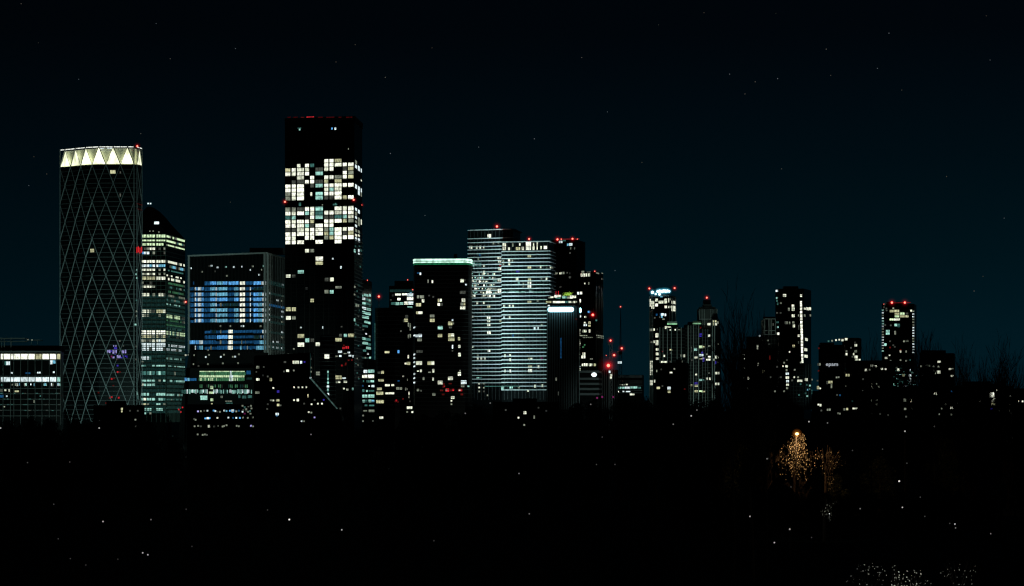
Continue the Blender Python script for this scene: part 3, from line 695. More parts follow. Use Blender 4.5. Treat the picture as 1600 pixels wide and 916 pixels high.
# ------------------------------------------------------------------ 8. dark round building and the one behind it
b = Bld('apartment_tower', 'dark rounded apartment tower with a short mast and red lamp', 617, 2000, 'tower')
D = 2000
arc = []
for k in range(13):
    t = -1 + 2 * k / 12; px = 617 + 31 * math.sin(t * math.pi / 2); d = 16 * (1 - math.cos(t * math.pi / 2))
    arc.append((X(px, D + d), D + d))
poly = arc + [(X(648, D + 40), D + 40), (X(586, D + 40), D + 40)]
mb = MB(); mb.prism(poly, -1, Zt(481, D)); b.mesh('wall', mb, GLASS)
hf = [Face(arc[i], arc[i + 1]) for i in range(12)]
def hface(px):
    for k in range(12):
        if px <= CX + arc[k + 1][0] / arc[k + 1][1] * F: return hf[k]
    return hf[-1]
mb = MB()
for k in range(12): b.slabs(mb, hf[k], frange(481, 640, 6.6), .55, .4, D=D)
b.mesh('facade_grid', mb, GREYP)
mb = MB(); mb.tube(PT(592, 481, D - 1), PT(592, 465, D - 1), .35, .3, 6); b.mesh('mast', mb, STEEL)
mb = MB(); p = arc[0]; mb.tube((p[0], p[1] - .5, Zt(504, D)), (p[0], p[1] - .5, Zt(566, D)), .35, .35, 6); b.mesh('glowing_edge', mb, code_mat('T'))  # pale lit edge drawn as a self-glowing tube
b.ws(hface, S7, 555, 430, [(325, 838, 378, 860, 'y'), (466, 825, 486, 860, 'b'), (540, 480, 580, 515, 'y'), (550, 440, 582, 468, 'd'), (580, 525, 592, 570, 'o'), (600, 530, 612, 610, 'o'), (580, 655, 592, 695, 'o'), (600, 650, 612, 690, 'o'), (504, 617, 'd'), (580, 880, 592, 910, 'w'), (527, 490, 534, 520, 'd')])
b.ws(hface, 7.63, 555, 550, [(270, 235, 310, 260, 'd'), (312, 225, 342, 260, 'y'), (275, 325, 342, 352, 'y'), (260, 425, 318, 455, 'y'), (250, 475, 335, 512, 'y'), (250, 575, 340, 612, 'y'), (288, 770, 335, 798, 'w'), (355, 385, 412, 410, 'w'), (432, 385, 465, 408, 'w'), (358, 482, 465, 505, 'w'), (490, 420, 520, 450, 'o'), (528, 422, 558, 450, 'o'), (595, 425, 605, 460, 'o'), (612, 430, 622, 455, 'o'),
    (635, 475, 648, 510, 'w'), (635, 520, 645, 550, 'o'), (625, 40, 640, 80, 'w'), (590, 125, 612, 150, 'w'), (615, 120, 655, 155, 'y'), (615, 650, 680, 680, 'w'), (490, 580, 'r'), (508, 595, 'R'), (478, 590, 'R'), (680, 718, 'w'), (702, 710, 'o'), (620, 716, 'o'), (572, 290, 'o'), (505, 340, 530, 352, 'B'), (570, 560, 'R'), (620, 320, 625, 345, 'o'), (650, 575, 655, 600, 'd')])
b.beacon(592, 463.5, D - 1, 1.9, .2)
b.done()
b = Bld('office_tower', 'far office tower showing three bright floors above the dark rounded tower', 628, 2420, 'tower')
poly, f, sd, zt = b.block(608, 648, 650, 447, 2, 40)
mb = MB(); mb.prism(poly, -1, zt); mb.box((X(630, 2420), 2440, Zt(444, 2420)), (18, 14, Zt(438, 2420) - Zt(450, 2420))); b.mesh('wall', mb, DARK)
mb = MB(); b.slabs(mb, f, frange(447, 500, 5.6), .7, .4); b.mesh('floor_bands', mb, DIMP)
b.ws(f, S7, 555, 430, [(440, 203, 505, 225, 'W'), (515, 200, 570, 222, 'W'), (572, 200, 640, 235, 'c'), (465, 252, 500, 282, 'W'), (570, 245, 640, 280, 'W'), (405, 212, 425, 235, 'D'), (395, 300, 440, 326, 'T'), (445, 300, 485, 330, 't'), (490, 300, 530, 326, 't'), (540, 292, 580, 325, 'W'), (583, 292, 640, 325, 'c'), (575, 345, 630, 372, 't'), (393, 275, 'd'), (600, 190, 622, 200, 'k')])
b.w(f, 609, 647, 452, 456.5, 'x', 6)
b.beacon(637, 437.5, b.D - 1, .9, 1); b.beacon(645, 453, b.D - 1, .9, .3)
b.done()

# ------------------------------------------------------------------ 9. green topped tower
b = Bld('apartment_tower', 'dark apartment tower crowned by a glowing green white band', 690, 1850, 'tower')
D = 1850
arc = [(X(646.5, D + 10), D + 10), (X(648, D + 3), D + 3), (X(727, D), D), (X(732, D + 2.5), D + 2.5), (X(735.5, D + 8), D + 8), (X(737.5, D + 17), D + 17)]
poly = arc + [(X(736, D + 36), D + 36), (X(649, D + 36), D + 36)]
zt = Zt(411.5, D)
mb = MB(); mb.prism(poly, -1, zt); b.mesh('wall', mb, GLASS_B)
gf = [Face(arc[i], arc[i + 1]) for i in range(5)]
mb = MB()
for k in range(5): b.slabs(mb, gf[k], frange(418, 640, 6.15), .6, .7, D=D)
b.mesh('floor_bands', mb, DIMP)
mb = MB(); inn = [off for off in [(p[0], p[1] + .3) for p in arc]] + poly[6:]
mb.prism(inn, zt, Zt(403.6, D) ); b.mesh('crown', mb, DARK)
GC = emat('green_crown', (.60, 1, .80), 1.9, True, True, .35)
mb = MB()
for k in range(5):
    b.slabs(mb, gf[k], [406.0], 3.2, .5, D=D); b.slabs(mb, gf[k], [409.6], 2.0, .5, D=D)
b.mesh('crown_light', mb, GC)
mb = MB(); b.slabs(mb, gf[1], [407.6], .5, .9, D=D); b.mesh('crown_rail', mb, WHITE)
mb = MB()
for k in range(5): b.slabs(mb, gf[k], [412.4], 2.2, .2, D=D)
b.mesh('green_glow_strip', mb, emat('green_strip', (.03, .55, .22), .22))  # strip paints the crown light's green glow on the wall below
mb = MB(); mb.box((X(711, D), D + 15, Zt(399, D)), (2.5, 3, 3.5)); mb.tube(PT(711, 400, D + 15), PT(711, 396.5, D + 15), .2); b.mesh('roof_plant', mb, DIMP)
f = gf[1]
b.ws(f, 7.324, 640, 395, [(115, 228, 132, 255, 'c'), (85, 225, 110, 240, 'B'), (205, 305, 217, 345, 'o'), (252, 315, 270, 350, 'w'), (580, 300, 620, 340, 'w'), (625, 305, 640, 325, 'd'), (575, 435, 600, 470, 'd'), (602, 435, 640, 470, 'd'), (85, 487, 110, 522, 'o'), (118, 487, 165, 522, 'o'), (140, 530, 168, 570, 'w'), (72, 578, 132, 615, 'y'), (75, 672, 95, 702, 'y'), (98, 672, 148, 702, 'w'),
    (322, 525, 340, 565, 'y'), (345, 525, 368, 560, 'w'), (320, 572, 348, 608, 'w'), (352, 575, 380, 608, 'd'), (595, 522, 637, 562, 'w'), (585, 568, 612, 602, 'o'), (615, 568, 637, 602, 'y'), (580, 612, 606, 648, 'w'), (609, 612, 637, 648, 'w'), (232, 705, 285, 740, 'o'), (232, 752, 287, 792, 'y'), (440, 790, 490, 830, 'y'), (495, 792, 508, 820, 'o'), (450, 840, 485, 865, 'd'), (322, 840, 380, 878, 't'), (491, 772, 'c'), (224, 490, 'd'), (271, 505, 'd')])
b.ws(f, 7.05, 640, 510, [(62, 88, 95, 120, 'c'), (98, 85, 135, 120, 'c'), (85, 135, 135, 165, 'o'), (310, 85, 360, 120, 'y'), (425, 80, 455, 118, 'y'), (458, 80, 490, 112, 'w'), (425, 125, 495, 162, 'y'), (533, 120, 556, 155, 'y'), (536, 205, 560, 238, 'w'), (466, 205, 480, 245, 'c'), (472, 268, 'd'), (535, 292, 564, 332, 'w'), (75, 260, 145, 292, 'd'), (70, 385, 138, 425, 'w'), (198, 385, 235, 425, 'y'), (240, 385, 272, 425, 'w'),
    (115, 475, 135, 505, 'w'), (82, 488, 103, 500, 'w'), (250, 470, 272, 510, 'w'), (205, 500, 235, 512, 'o'), (145, 560, 165, 592, 'o'), (250, 562, 267, 598, 'w'), (310, 600, 365, 640, 'w'), (423, 555, 477, 592, 'w'), (532, 505, 565, 545, 'w'), (550, 478, 562, 500, 'o'), (565, 595, 627, 635, 'c'), (565, 640, 605, 670, 'o'),
    (455, 770, 495, 800, 'w'), (461, 822, 'w'), (461, 858, 'o'), (250, 735, 285, 765, 'o'), (80, 690, 105, 715, 'o'), (126, 710, 'd'),
    (362, 625, 385, 675, 'R'), (375, 650, 390, 668, 'r'), (335, 695, 370, 715, 'R'), (395, 685, 435, 720, 'r'), (440, 690, 465, 715, 'R'), (470, 690, 490, 712, 'r'), (430, 625, 465, 640, 'R'), (535, 690, 580, 715, 'r'), (560, 735, 590, 760, 'R'), (355, 740, 385, 760, 'R'), (405, 700, 'o'), (550, 702, 'w')])
b.ws(gf[0], 7.05, 640, 510, [(52, y, 'c') for y in (12, 100, 310, 350, 395, 440, 525, 570, 620)])
b.ws(gf[3], 7.05, 640, 510, [(648, 660, 't')]); b.ws(gf[2], 7.324, 640, 395, [(645, 365, 'c')])
b.done()
fill_lamp(680, 1600, 690, 520, 1850, 60000, (.8, 1, .9), 60)

# ------------------------------------------------------------------ 10. pair of white balcony towers
def balcony_tower(name, label, xl, xc, xr, ytop, D, dl, dr, bands, pens):
    b = Bld(name, label, xc - 20, D, 'tower')
    poly, f, sd, zt = b.block(xl, xc, xr, ytop, dl, dr)
    mb = MB(); mb.prism(poly, -1, zt); b.mesh('wall', mb, GLASS)
    mb = MB(); b.slabs(mb, f, bands, 1.3, 1.5); b.slabs(mb, sd, bands, 1.3, 1.5)
    for y in bands:                     # rounded corner pieces where the two balcony runs meet
        c = poly[1]; mb.tube((c[0], c[1], Zt(y, D) - .65 / F * D), (c[0], c[1], Zt(y, D) + .65 / F * D), 1.5, 1.5, 12)
    b.mesh('balconies', mb, WHITE)
    mb = MB(); b.fins(mb, f, frange(xl + 4, xc - 1, 5.6), ytop + 2, 625, .5, .5); b.mesh('mullions', mb, DIMP)
    return b, f, sd
bandsL = [358.2, 371.6, 377.8, 384.2, 389.2] + frange(395.2, 600, 5.80)
bL, fL, sL = balcony_tower('balcony_tower', 'taller white balcony tower with lines of pale balconies beside the green topped one', 731.5, 801.5, 813, 357.2, 1930, 14, 40, bandsL, 0)
S = 6.545
bL.ws(fL, S, 725, 340, [(242, 170, 277, 205, 'W'), (55, 292, 85, 320, 'w'), (122, 290, 142, 320, 'w'), (158, 290, 178, 320, 'w'), (195, 292, 208, 318, 'w'), (295, 245, 310, 275, 'o'), (345, 242, 360, 272, 'o'), (340, 398, 378, 425, 'w'), (350, 437, 378, 460, 'w'), (350, 508, 380, 540, 'w'), (362, 488, 378, 498, 'r'), (90, 462, 110, 500, 't'), (120, 462, 145, 500, 'T'), (150, 464, 180, 500, 'T'),
    (198, 480, 212, 505, 'w'), (195, 545, 212, 585, 'w'), (230, 735, 272, 775, 'W'), (345, 730, 380, 770, 'W'), (345, 622, 380, 655, 'w'), (128, 855, 142, 888, 'w'), (195, 855, 215, 885, 'w'), (145, 425, 'o'), (155, 375, 170, 395, 'B'), (135, 375, 148, 395, 'x'), (258, 440, 272, 455, 'd'), (300, 440, 312, 455, 'd')])
for j, y in enumerate((579, 617, 655, 693, 731, 769, 800)):
    for xx in frange(78, 330, 15):
        if random.random() < (.45, .65, .7, .72, .75, .6, .5)[j]:
            h = random.uniform(8, 26); yy = y - 12 + random.uniform(0, 6)
            bL.w(fL, 725 + xx / S, 725 + (xx + random.choice((7, 11, 14))) / S, 340 + yy / S, 340 + (yy + h) / S, random.choice('wwotwtW'), 1)
S8 = 6.103
bL.ws(fL, S8, 725, 470, [(120, 10, 135, 30, 'w'), (188, 8, 200, 30, 'w'), (222, 42, 250, 65, 'y'), (220, 147, 252, 172, 'W'), (222, 182, 250, 205, 'w'), (222, 215, 252, 242, 'w'), (222, 288, 255, 318, 'W'), (335, 180, 356, 205, 'y'), (122, 150, 133, 172, 'd'), (190, 115, 200, 132, 'o'), (82, 152, 'w'), (228, 462, 250, 488, 'W'), (125, 536, 140, 562, 'w'), (158, 537, 172, 562, 'w'), (192, 537, 206, 562, 'w'),
    (82, 440, 'w'), (240, 380, 248, 408, 'd'), (290, 395, 'd'), (165, 610, 'o'), (300, 655, 'd'), (130, 655, 'o'), (120, 730, 145, 742, 't'), (150, 730, 172, 742, 'T'), (132, 520, 'o'), (155, 60, 162, 95, 'R'),
    (145, 790, 'w'), (188, 790, 'o'), (145, 828, 'w'), (190, 830, 'o'), (145, 865, 'o'), (190, 865, 'd'), (225, 902, 'o'), (12, 775, 'w'), (60, 825, 't')])
bL.beacon(776.5, 354, 1928, 2.0, .6)
bL.done()
bandsR = [377.4, 392.4, 397.8, 403.6] + frange(409.4, 612, 5.88)
bR, fR, sR = balcony_tower('balcony_tower', 'shorter white balcony tower with a lit double height top floor', 784, 857.6, 866, 376.6, 1880, 8, 26, bandsR, 0)
bR.ws(fR, S, 725, 340, [(395, 262, 430, 295, 'w'), (395, 300, 428, 335, 'w'), (450, 305, 470, 335, 'w'), (495, 262, 505, 300, 'o'), (530, 303, 575, 335, 'y'), (565, 262, 578, 290, 'w'), (590, 300, 613, 335, 'w'), (632, 252, 685, 290, 'W'), (632, 295, 685, 332, 'W'), (703, 258, 718, 290, 'w'), (700, 295, 722, 332, 'w'), (740, 252, 755, 290, 'w'), (740, 295, 753, 330, 'w'), (777, 292, 795, 325, 'w'), (812, 290, 850, 322, 'W'),
    (650, 380, 685, 408, 'y'), (450, 428, 472, 450, 'w'), (455, 467, 472, 490, 'w'), (395, 432, 410, 488, 'o'), (490, 430, 503, 452, 'o'), (650, 500, 688, 523, 'y'), (775, 497, 790, 520, 'w'), (750, 508, 'd'), (840, 502, 850, 520, 'o'), (530, 617, 560, 643, 'w'), (552, 657, 568, 683, 't'), (600, 667, 615, 718, 'o'), (655, 622, 685, 645, 'y'), (650, 657, 688, 680, 'w'), (650, 692, 688, 718, 'W'), (835, 614, 855, 638, 'w'), (793, 628, 'o'),
    (535, 542, 565, 563, 'p'), (650, 852, 688, 878, 'y'), (754, 853, 'o'), (405, 892, 420, 914, 'w'), (460, 892, 475, 914, 'w'), (495, 892, 508, 914, 'w')])
bR.ws(fR, S8, 725, 470, [(375, 40, 390, 68, 'w'), (428, 40, 443, 66, 'w'), (462, 40, 475, 66, 'w'), (610, 2, 643, 22, 'y'), (375, 150, 390, 175, 'c'), (428, 150, 443, 175, 'w'), (374, 85, 386, 105, 'w'), (665, 252, 682, 278, 'c'), (698, 250, 713, 276, 'c'), (741, 230, 'o'), (616, 224, 'd'), (384, 510, 396, 538, 'w'), (433, 510, 447, 533, 'w'), (434, 550, 448, 576, 'w'), (612, 545, 628, 568, 'y'), (633, 545, 652, 568, 'w'), (733, 542, 748, 568, 'm'),
    (612, 620, 628, 642, 'y'), (631, 620, 648, 642, 'y'), (615, 653, 650, 680, 'W'), (702, 617, 718, 643, 'w'), (385, 657, 397, 683, 'w'), (434, 657, 448, 683, 'w'), (502, 657, 515, 678, 'd'), (670, 802, 683, 828, 'w'), (740, 797, 754, 823, 'w'), (563, 352, 580, 372, 'd'), (505, 302, 530, 313, 'd'), (462, 322, 475, 348, 'B'), (520, 125, 535, 135, 'd'), (665, 160, 680, 200, 'x'), (735, 165, 745, 200, 'x'), (705, 380, 'D'), (605, 520, 'd'), (575, 745, 'd'), (610, 860, 'w')])
bR.ws(sR, S, 725, 340, [(880, 505, 890, 520, 'w'), (900, 505, 910, 520, 'o')])
mb = MB(); x0 = 787
while x0 < 852:
    x1 = x0 + random.uniform(3, 7); y = 456 + random.uniform(-1.2, .8)
    a, c = fR.at(x0, 1.9), fR.at(min(x1, 853), 1.9); mb.box(((a[0] + c[0]) / 2, (a[1] + c[1]) / 2, Zt(y, 1880)), (c[0] - a[0], .3, random.uniform(.5, 1.0)), fR.ang); x0 = x1 + random.uniform(0, 1)
bR.mesh('terrace_lights', mb, emat('terrace', (.5, 1, .9), .42))
mb = MB(); bR.slabs(mb, fR, [603.6], 1.0, 2.4, x0=758, x1=812); bR.mesh('canopy_light', mb, code_mat('T'))
bR.ws(fR, S8, 725, 470, [(355, 812, 380, 850, 't'), (435, 812, 465, 838, 't'), (515, 820, 530, 838, 'o')]); bR.w(fR, 784.5, 787, 603, 609, 't', 1)
bR.beacon(826.8, 373.6, 1878, 1.6, .4)
bR.done()
for ty, pw in ((590, 900000), (530, 1000000), (470, 1150000), (405, 1500000)):
    fill_lamp(772, 1640, 771, ty, 1930, pw, (.66, .98, 1), 13)
    fill_lamp(790, 1640, 818, ty, 1880, pw, (.62, .98, 1), 15)

# ------------------------------------------------------------------ 11. dark towers, hotel with cyan sign
b = Bld('apartment_tower', 'tall black tower with two bright red roof lamps behind the white balcony pair', 888, 2320, 'tower')
poly, f, sd, zt = b.block(862, 901, 914.5, 374.5, 6, 36)
mb = MB(); mb.prism(poly, -1, zt); b.mesh('wall', mb, GLASS)
mb = MB(); b.fins(mb, f, frange(866, 900, 3.3), 376, 640, .5, .6); b.fins(mb, sd, frange(903, 914, 3), 376, 640, .5, .6); b.mesh('fins', mb, DIMP)
mb = MB(); mb.tube(PT(868, 374, b.D - 1), PT(905, 373.6, b.D - 1), .35); b.mesh('red_rail', mb, emat('rail_red', (1, .04, .05), .22))
b.ws(f, S, 845, 360, [(185, 108, 222, 130, 'c'), (230, 98, 255, 112, 'T'), (265, 135, 290, 158, 'k'), (292, 132, 322, 158, 'c'), (300, 170, 313, 195, 'o'), (340, 172, 352, 195, 'd'), (300, 232, 'd'), (190, 430, 212, 450, 'w'), (214, 425, 242, 448, 'o'), (148, 430, 170, 450, 'o'), (285, 470, 312, 490, 'd'), (268, 434, 'd'), (202, 580, 'd'), (290, 430, 302, 450, 'D')])
b.beacon(871, 374.2, b.D - 2, 2.3, .2); b.beacon(877, 373.9, b.D - 2, 1.2, .2); b.beacon(894.5, 373.3, b.D - 2, 2.0, .2); b.beacon(902, 373.8, b.D - 2, .8, .2)
b.done()
b = Bld('apartment_tower', 'dark tower with a bright window stack down its left edge and one large red lamp', 923, 2240, 'tower')
poly, f, sd, zt = b.block(902.5, 931, 942.5, 424, 5, 32)
mb = MB(); mb.prism(poly, -1, zt); b.mesh('wall', mb, GLASS)
mb = MB(); b.fins(mb, f, frange(912, 930, 3), 428, 640, .45, .5); b.fins(mb, sd, frange(933, 942, 2.6), 428, 640, .5, .6); b.slabs(mb, f, [525.5, 528], .6, .8); b.slabs(mb, sd, [525.5, 528], .6, .8); b.mesh('fins', mb, DIMP)
b.ws(f, S, 845, 360, [(408, 442, 430, 475, 'w'), (434, 442, 452, 475, 'W'), (456, 442, 474, 472, 'w'), (484, 442, 503, 472, 'w'), (415, 415, 445, 432, 'o'), (470, 420, 510, 432, 'd'), (445, 535, 457, 552, 'w'), (485, 530, 500, 555, 'o')])
b.ws(sd, S, 845, 360, [(565, 432, 595, 445, 'o'), (620, 435, 636, 443, 'o'), (628, 498, 'd')])
S2 = 6.106
b.ws(f, S2, 845, 490, [(415, 25, 432, 40, 'w'), (455, 75, 475, 100, 'y'), (412, 80, 430, 95, 'w'), (405, 100, 440, 120, 'c'), (455, 108, 475, 125, 'y'), (395, 155, 408, 180, 'o'), (410, 155, 435, 180, 'w'), (458, 152, 472, 182, 'w'), (375, 206, 445, 216, 'o'), (400, 225, 495, 235, 'o'), (398, 372, 425, 395, 'w'), (388, 400, 425, 428, 'W'), (470, 428, 495, 440, 'o'), (392, 478, 404, 502, 'w'), (410, 475, 450, 502, 'W'), (460, 478, 490, 502, 'w'), (506, 478, 525, 502, 'y'), (395, 556, 455, 566, 'w'), (405, 320, 'G'), (420, 300, 'G')])
b.ws(sd, S2, 845, 490, [(530, 208, 600, 218, 'o'), (535, 228, 600, 238, 'o'), (530, 65, 'T')])
for y0, y1, k in [(150, 218, 'w'), (245, 312, 'w'), (320, 345, 'w'), (370, 395, 'w'), (415, 452, 'o'), (480, 500, 'k'), (500, 520, 'c'), (520, 690, 'w'), (700, 720, 'T')]:
    y = y0
    while y < y1 - 4:
        h = min(15, y1 - y); b.w(f, 845 + 352 / S2, 845 + (376 + random.uniform(-4, 3)) / S2, 490 + y / S2, 490 + (y + h * .84) / S2, k if random.random() < .75 else 'o', 1); y += 17
b.ws(f, S, 845, 360, [(372, 630, 392, 658, 'c'), (400, 628, 424, 655, 'W'), (388, 705, 410, 738, 'W'), (376, 740, 396, 758, 'o'), (375, 865, 400, 892, 'c')])
b.w(f, 904, 908, 492.5, 496, 'c', 1); b.w(f, 903, 906, 474, 476.5, 'o', 1)
b.beacon(926.3, 492.2, b.D - 8, 2.8, .3, 'large red lamp on the front face'); b.beacon(929.3, 424, b.D - 1, 1.1, .3)
b.w(f, 918.5, 922, 486, 489, 'b', 1)
b.done()
b = Bld('hotel', 'dark hotel block with a glowing cyan white sign bar under a lit roof bar', 878, 1800, 'hotel')
poly, f, sd, zt = b.block(854, 902.5, 906, 477.5, 3, 30)
mb = MB(); mb.prism(poly, -1, zt); b.mesh('wall', mb, DARK)
mb = MB(); b.fins(mb, f, frange(855.4, 902, 2.7), 478, 640, .6, .6); b.fins(mb, sd, [904.5], 478, 640, .6, .6); b.mesh('fins', mb, surf('slate_fin', (.15, .18, .18), .6, .2))
SG = emat('cyan_sign', (.40, .86, 1), 5.0, True, False)
mb = MB(); p0, p1 = f.at(860.5, 3.2), f.at(893.5, 3.2); zc = Zt(484, b.D); r = 1.75
mb.tube((p0[0], p0[1], zc), (p1[0], p1[1], zc), r, r, 14); mb.ball((p0[0], p0[1], zc), r, 12, 8); mb.ball((p1[0], p1[1], zc), r, 12, 8)
b.mesh('sign', mb, SG, 'glowing cyan white sign bar')
mb = MB(); p = sd.at(904.6, 1.0); mb.ball((p[0], p[1], zc + .2), 1.0, 10, 8, (.9, .9, 1.9)); b.mesh('side_sign', mb, SG)
mb = MB(); ra = [(p[0] + (.9 if i in (0,) else 0), p[1] + .6) for i, p in enumerate(poly)]
for z0, z1 in ((477.5, 476.8), (470.4, 469.2), (462.9, 462.0)): mb.prism(poly, Zt(z0, b.D), Zt(z1, b.D))
inn = [((p[0] - poly[0][0]) * .98 + poly[0][0] + .4, p[1] + 1.2) for p in poly]
mb.prism(inn, Zt(477, b.D), Zt(462.5, b.D)); b.mesh('roof_bar', mb, DARK)
ib = Face(inn[0], inn[1]); S6 = 18.31
b.ws(ib, S6, 845, 450, [(215, 255, 270, 300, 'o'), (275, 235, 360, 290, 'w'), (385, 205, 480, 270, 'W'), (482, 205, 580, 260, 'W'), (420, 270, 575, 310, 'T'), (615, 220, 700, 300, 't'), (705, 225, 750, 300, 'T'), (755, 250, 830, 305, 'o'), (835, 210, 920, 300, 'W'), (925, 215, 1010, 290, 'w'),
    (150, 370, 220, 430, 'y'), (222, 355, 300, 430, 'y'), (345, 355, 440, 435, 'W'), (445, 355, 540, 435, 'W'), (545, 355, 690, 430, 'W'), (700, 380, 790, 430, 'T'), (790, 365, 860, 430, 'w'), (865, 390, 920, 432, 'o'), (925, 360, 985, 432, 'w'), (1000, 360, 1035, 425, 'o')])
b.ws(f, S6, 845, 450, [(200, 490, 260, 530, 'c'), (345, 505, 380, 525, 'B'), (900, 485, 975, 510, 'D'), (990, 870, 1040, 916, 'R')])
mb = MB()
for a, c in ((435, 480), (505, 530)): mb.tube(PT(845 + a / S6, 462, b.D + 4), PT(845 + a / S6, 455, b.D + 4), .25)
b.mesh('red_neon', mb, code_mat('r'))
b.w(f, 876, 877.4, 528, 560, 'B', 1, out=.8); b.w(f, 868, 870, 590, 595, 'o', 1); b.w(f, 871.5, 873, 612, 618, 'd', 1)
b.done()
tr = empty('roof_tree', (X(887.5, 1810), 1810, zt), 'small tree lit yellow green on the hotel roof', 'tree')
mb = MB(); mb.tube((0, 0, 0), (0, 0, 8.0), .2, .12); mb.build('trunk', BARK, tr)
mb = MB(); rnd = random.Random(3)
for k in range(160):
    c = Vector((rnd.gauss(0, 1.5), rnd.gauss(0, 1), 8.4 + rnd.gauss(0, .75))); mb.ball(c, rnd.uniform(.15, .32), 5, 3)
mb.build('crown', emat('glowing_leaves', (.55, 1, .12), .85, False), tr)  # leaf clumps emit their own light to look lit

# ------------------------------------------------------------------ 12. low blocks and cranes in the middle
b = Bld('office_block', 'low grey banded block with a round white glowing sign', 922, 1820)
poly, f, sd, zt = b.block(903, 935.5, 940, 580, 2, 26)
mb = MB(); mb.prism(poly, -1, zt); b.mesh('wall', mb, DARK)
mb = MB(); b.slabs(mb, f, [580.8, 592, 600, 608, 616], 3.4, .5); b.slabs(mb, sd, [580.8, 592, 600, 608, 616], 3.4, .5); b.mesh('floor_bands', mb, GREYP)
mb = MB(); p = f.at(928.4, .7); mb.ball((p[0], p[1], Zt(585.6, b.D)), 1.0, 18, 10, (2.0, .35, 1.62)); b.mesh('sign', mb, emat('round_sign', (.85, .97, 1), 1.5, True, False), 'round white glowing sign')
b.w(f, 928, 930.5, 592.7, 594, 'd', 1); b.done()
b = Bld('construction_block', 'half built block of faint vertical piers beside the low banded block', 952, 1880)
poly, f, sd, zt = b.block(936, 962, 966, 578, 2, 20)
mb = MB(); mb.prism(poly, -1, zt); b.mesh('wall', mb, DARK)
mb = MB(); b.fins(mb, f, frange(938, 961, 3.2), 578, 640, .9, .8); b.mesh('piers', mb, GREYP); b.done()
b = Bld('office_block', 'low office with grey bands and a teal lit ground floor at the cranes', 985, 1900)
poly, f, sd, zt = b.block(962, 1004, 1006, 586, 3, 22)
mb = MB(); mb.prism(poly, -1, zt); b.mesh('wall', mb, DARK)
mb = MB(); b.slabs(mb, f, [588.5], 4.0, .5); b.slabs(mb, f, [595.5, 598.5, 602], 1.5, .6); b.slabs(mb, f, [610, 614], 1.6, .6); b.mesh('floor_bands', mb, GREYP)
b.ws(f, S2, 845, 490, [(745, 676, 762, 690, 'o'), (768, 676, 785, 690, 'w'), (790, 674, 805, 690, 'o'), (812, 672, 830, 690, 'w'), (725, 700, 750, 720, 'T'), (752, 700, 800, 718, 't'), (802, 698, 850, 718, 'c'), (852, 696, 880, 715, 't'), (882, 696, 920, 715, 't'), (925, 700, 955, 718, 'T'), (715, 740, 745, 752, 'W'), (780, 738, 797, 750, 'c'), (812, 740, 855, 750, 'c'), (850, 762, 868, 780, 'W'), (872, 764, 893, 780, 'w'), (890, 728, 960, 738, 'x')])
b.done()
fill_lamp(950, 1720, 955, 595, 1860, 52000, (.7, 1, .95), 50)

def crane(label, px, D, ytop, ybase, wd, jib=None, mat=DARK):
    o = empty('tower_crane', (X(px, D), D, 0), label, 'crane', 'tower cranes at the building site')
    off = tuple(o.location); zt, z0 = Zt(ytop, D), 0
    mb = MB(); c = [(X(px, D) + sx_ * wd / 2, D + sy * wd / 2) for sx_ in (-1, 1) for sy in (-1, 1)]
    for q in c: mb.tube((q[0], q[1], z0), (q[0], q[1], zt), .16, .16, 4)
    z = z0; k = 0
    while z < zt - wd:
        for a, d in ((0, 2), (1, 3), (0, 1), (2, 3)):
            s_, e_ = (c[a], c[d]) if k % 2 else (c[d], c[a])
            mb.tube((s_[0], s_[1], z), (e_[0], e_[1], z + wd), .09, .09, 4)
        z += wd; k += 1
    mb.build('mast', mat, o, off)
    mb = MB(); mb.box((X(px, D) - wd * .8, D - wd * .5, zt - 1.6), (1.6, 1.8, 2.2)); mb.build('cab', GREYP, o, off)
    if jib:
        a = PT(px, ytop + 2, D); e = PT(jib[0], jib[1], D + jib[2]); mb = MB()
        dv = (e - a).normalized(); sv = Vector((0, 1, 0)).cross(dv).normalized() * .7
        mb.tube(a + sv, e, .14, .1, 4); mb.tube(a - sv, e, .14, .1, 4); mb.tube(a + Vector((0, 1, 0)), e, .14, .1, 4)
        n = int((e - a).length / 2)
        for q in range(n):
            t0, t1 = q / n, (q + 1) / n
            u, v = (1, -1) if q % 2 else (-1, 1)
            mb.tube(a.lerp(e, t0) + sv * u * (1 - t0), a.lerp(e, t1) + sv * v * (1 - t1), .07, .07, 4)
        mb.build('jib', mat, o, off)
        mb = MB(); bk = a - Vector((dv.x, dv.y, 0)).normalized() * 7 if abs(dv.x) > .01 else a + Vector((-7, 0, 0))
        mb.tube(a, bk, .3, .3, 4); mb.box((bk.x, bk.y, bk.z - 1), (2.2, 1.6, 2.2)); mb.build('counterweight', mat, o, off)
    return o, off
class Bx:      # a beacon owner around an existing root
    def __init__(s, o, off, D): s.o, s.off, s.D = o, off, D
    beacon = Bld.beacon
o, off = crane('dark slender crane with a steep jib and a red lamp at its tip', 969.5, 1840, 548, 612, 2.0, (969.8, 479, 6))
q = Bx(o, off, 1840); q.beacon(969.6, 479.5, 1846, .9, .2); q.beacon(971.5, 544.5, 1838, 1.7, .3)
mb = MB(); p = PT(968.4, 566.5, 1838); mb.box(p, (2.9, .4, 1.7)); mb.build('cab_light', code_mat('c'), o, off)
o, off = crane('pale crane mast with a red box lamp on top left of the dark crane', 954.5, 1830, 534, 612, 1.8, None, STEEL)
q = Bx(o, off, 1830); q.beacon(954, 532.3, 1829, 1.7, .3); q.beacon(959.6, 555, 1829, 1.9, .3); q.beacon(950.6, 571.3, 1826, 4.3, .4, 'largest red lamp, a glaring star')
q.beacon(947.2, 555.5, 1829, .5, .2)
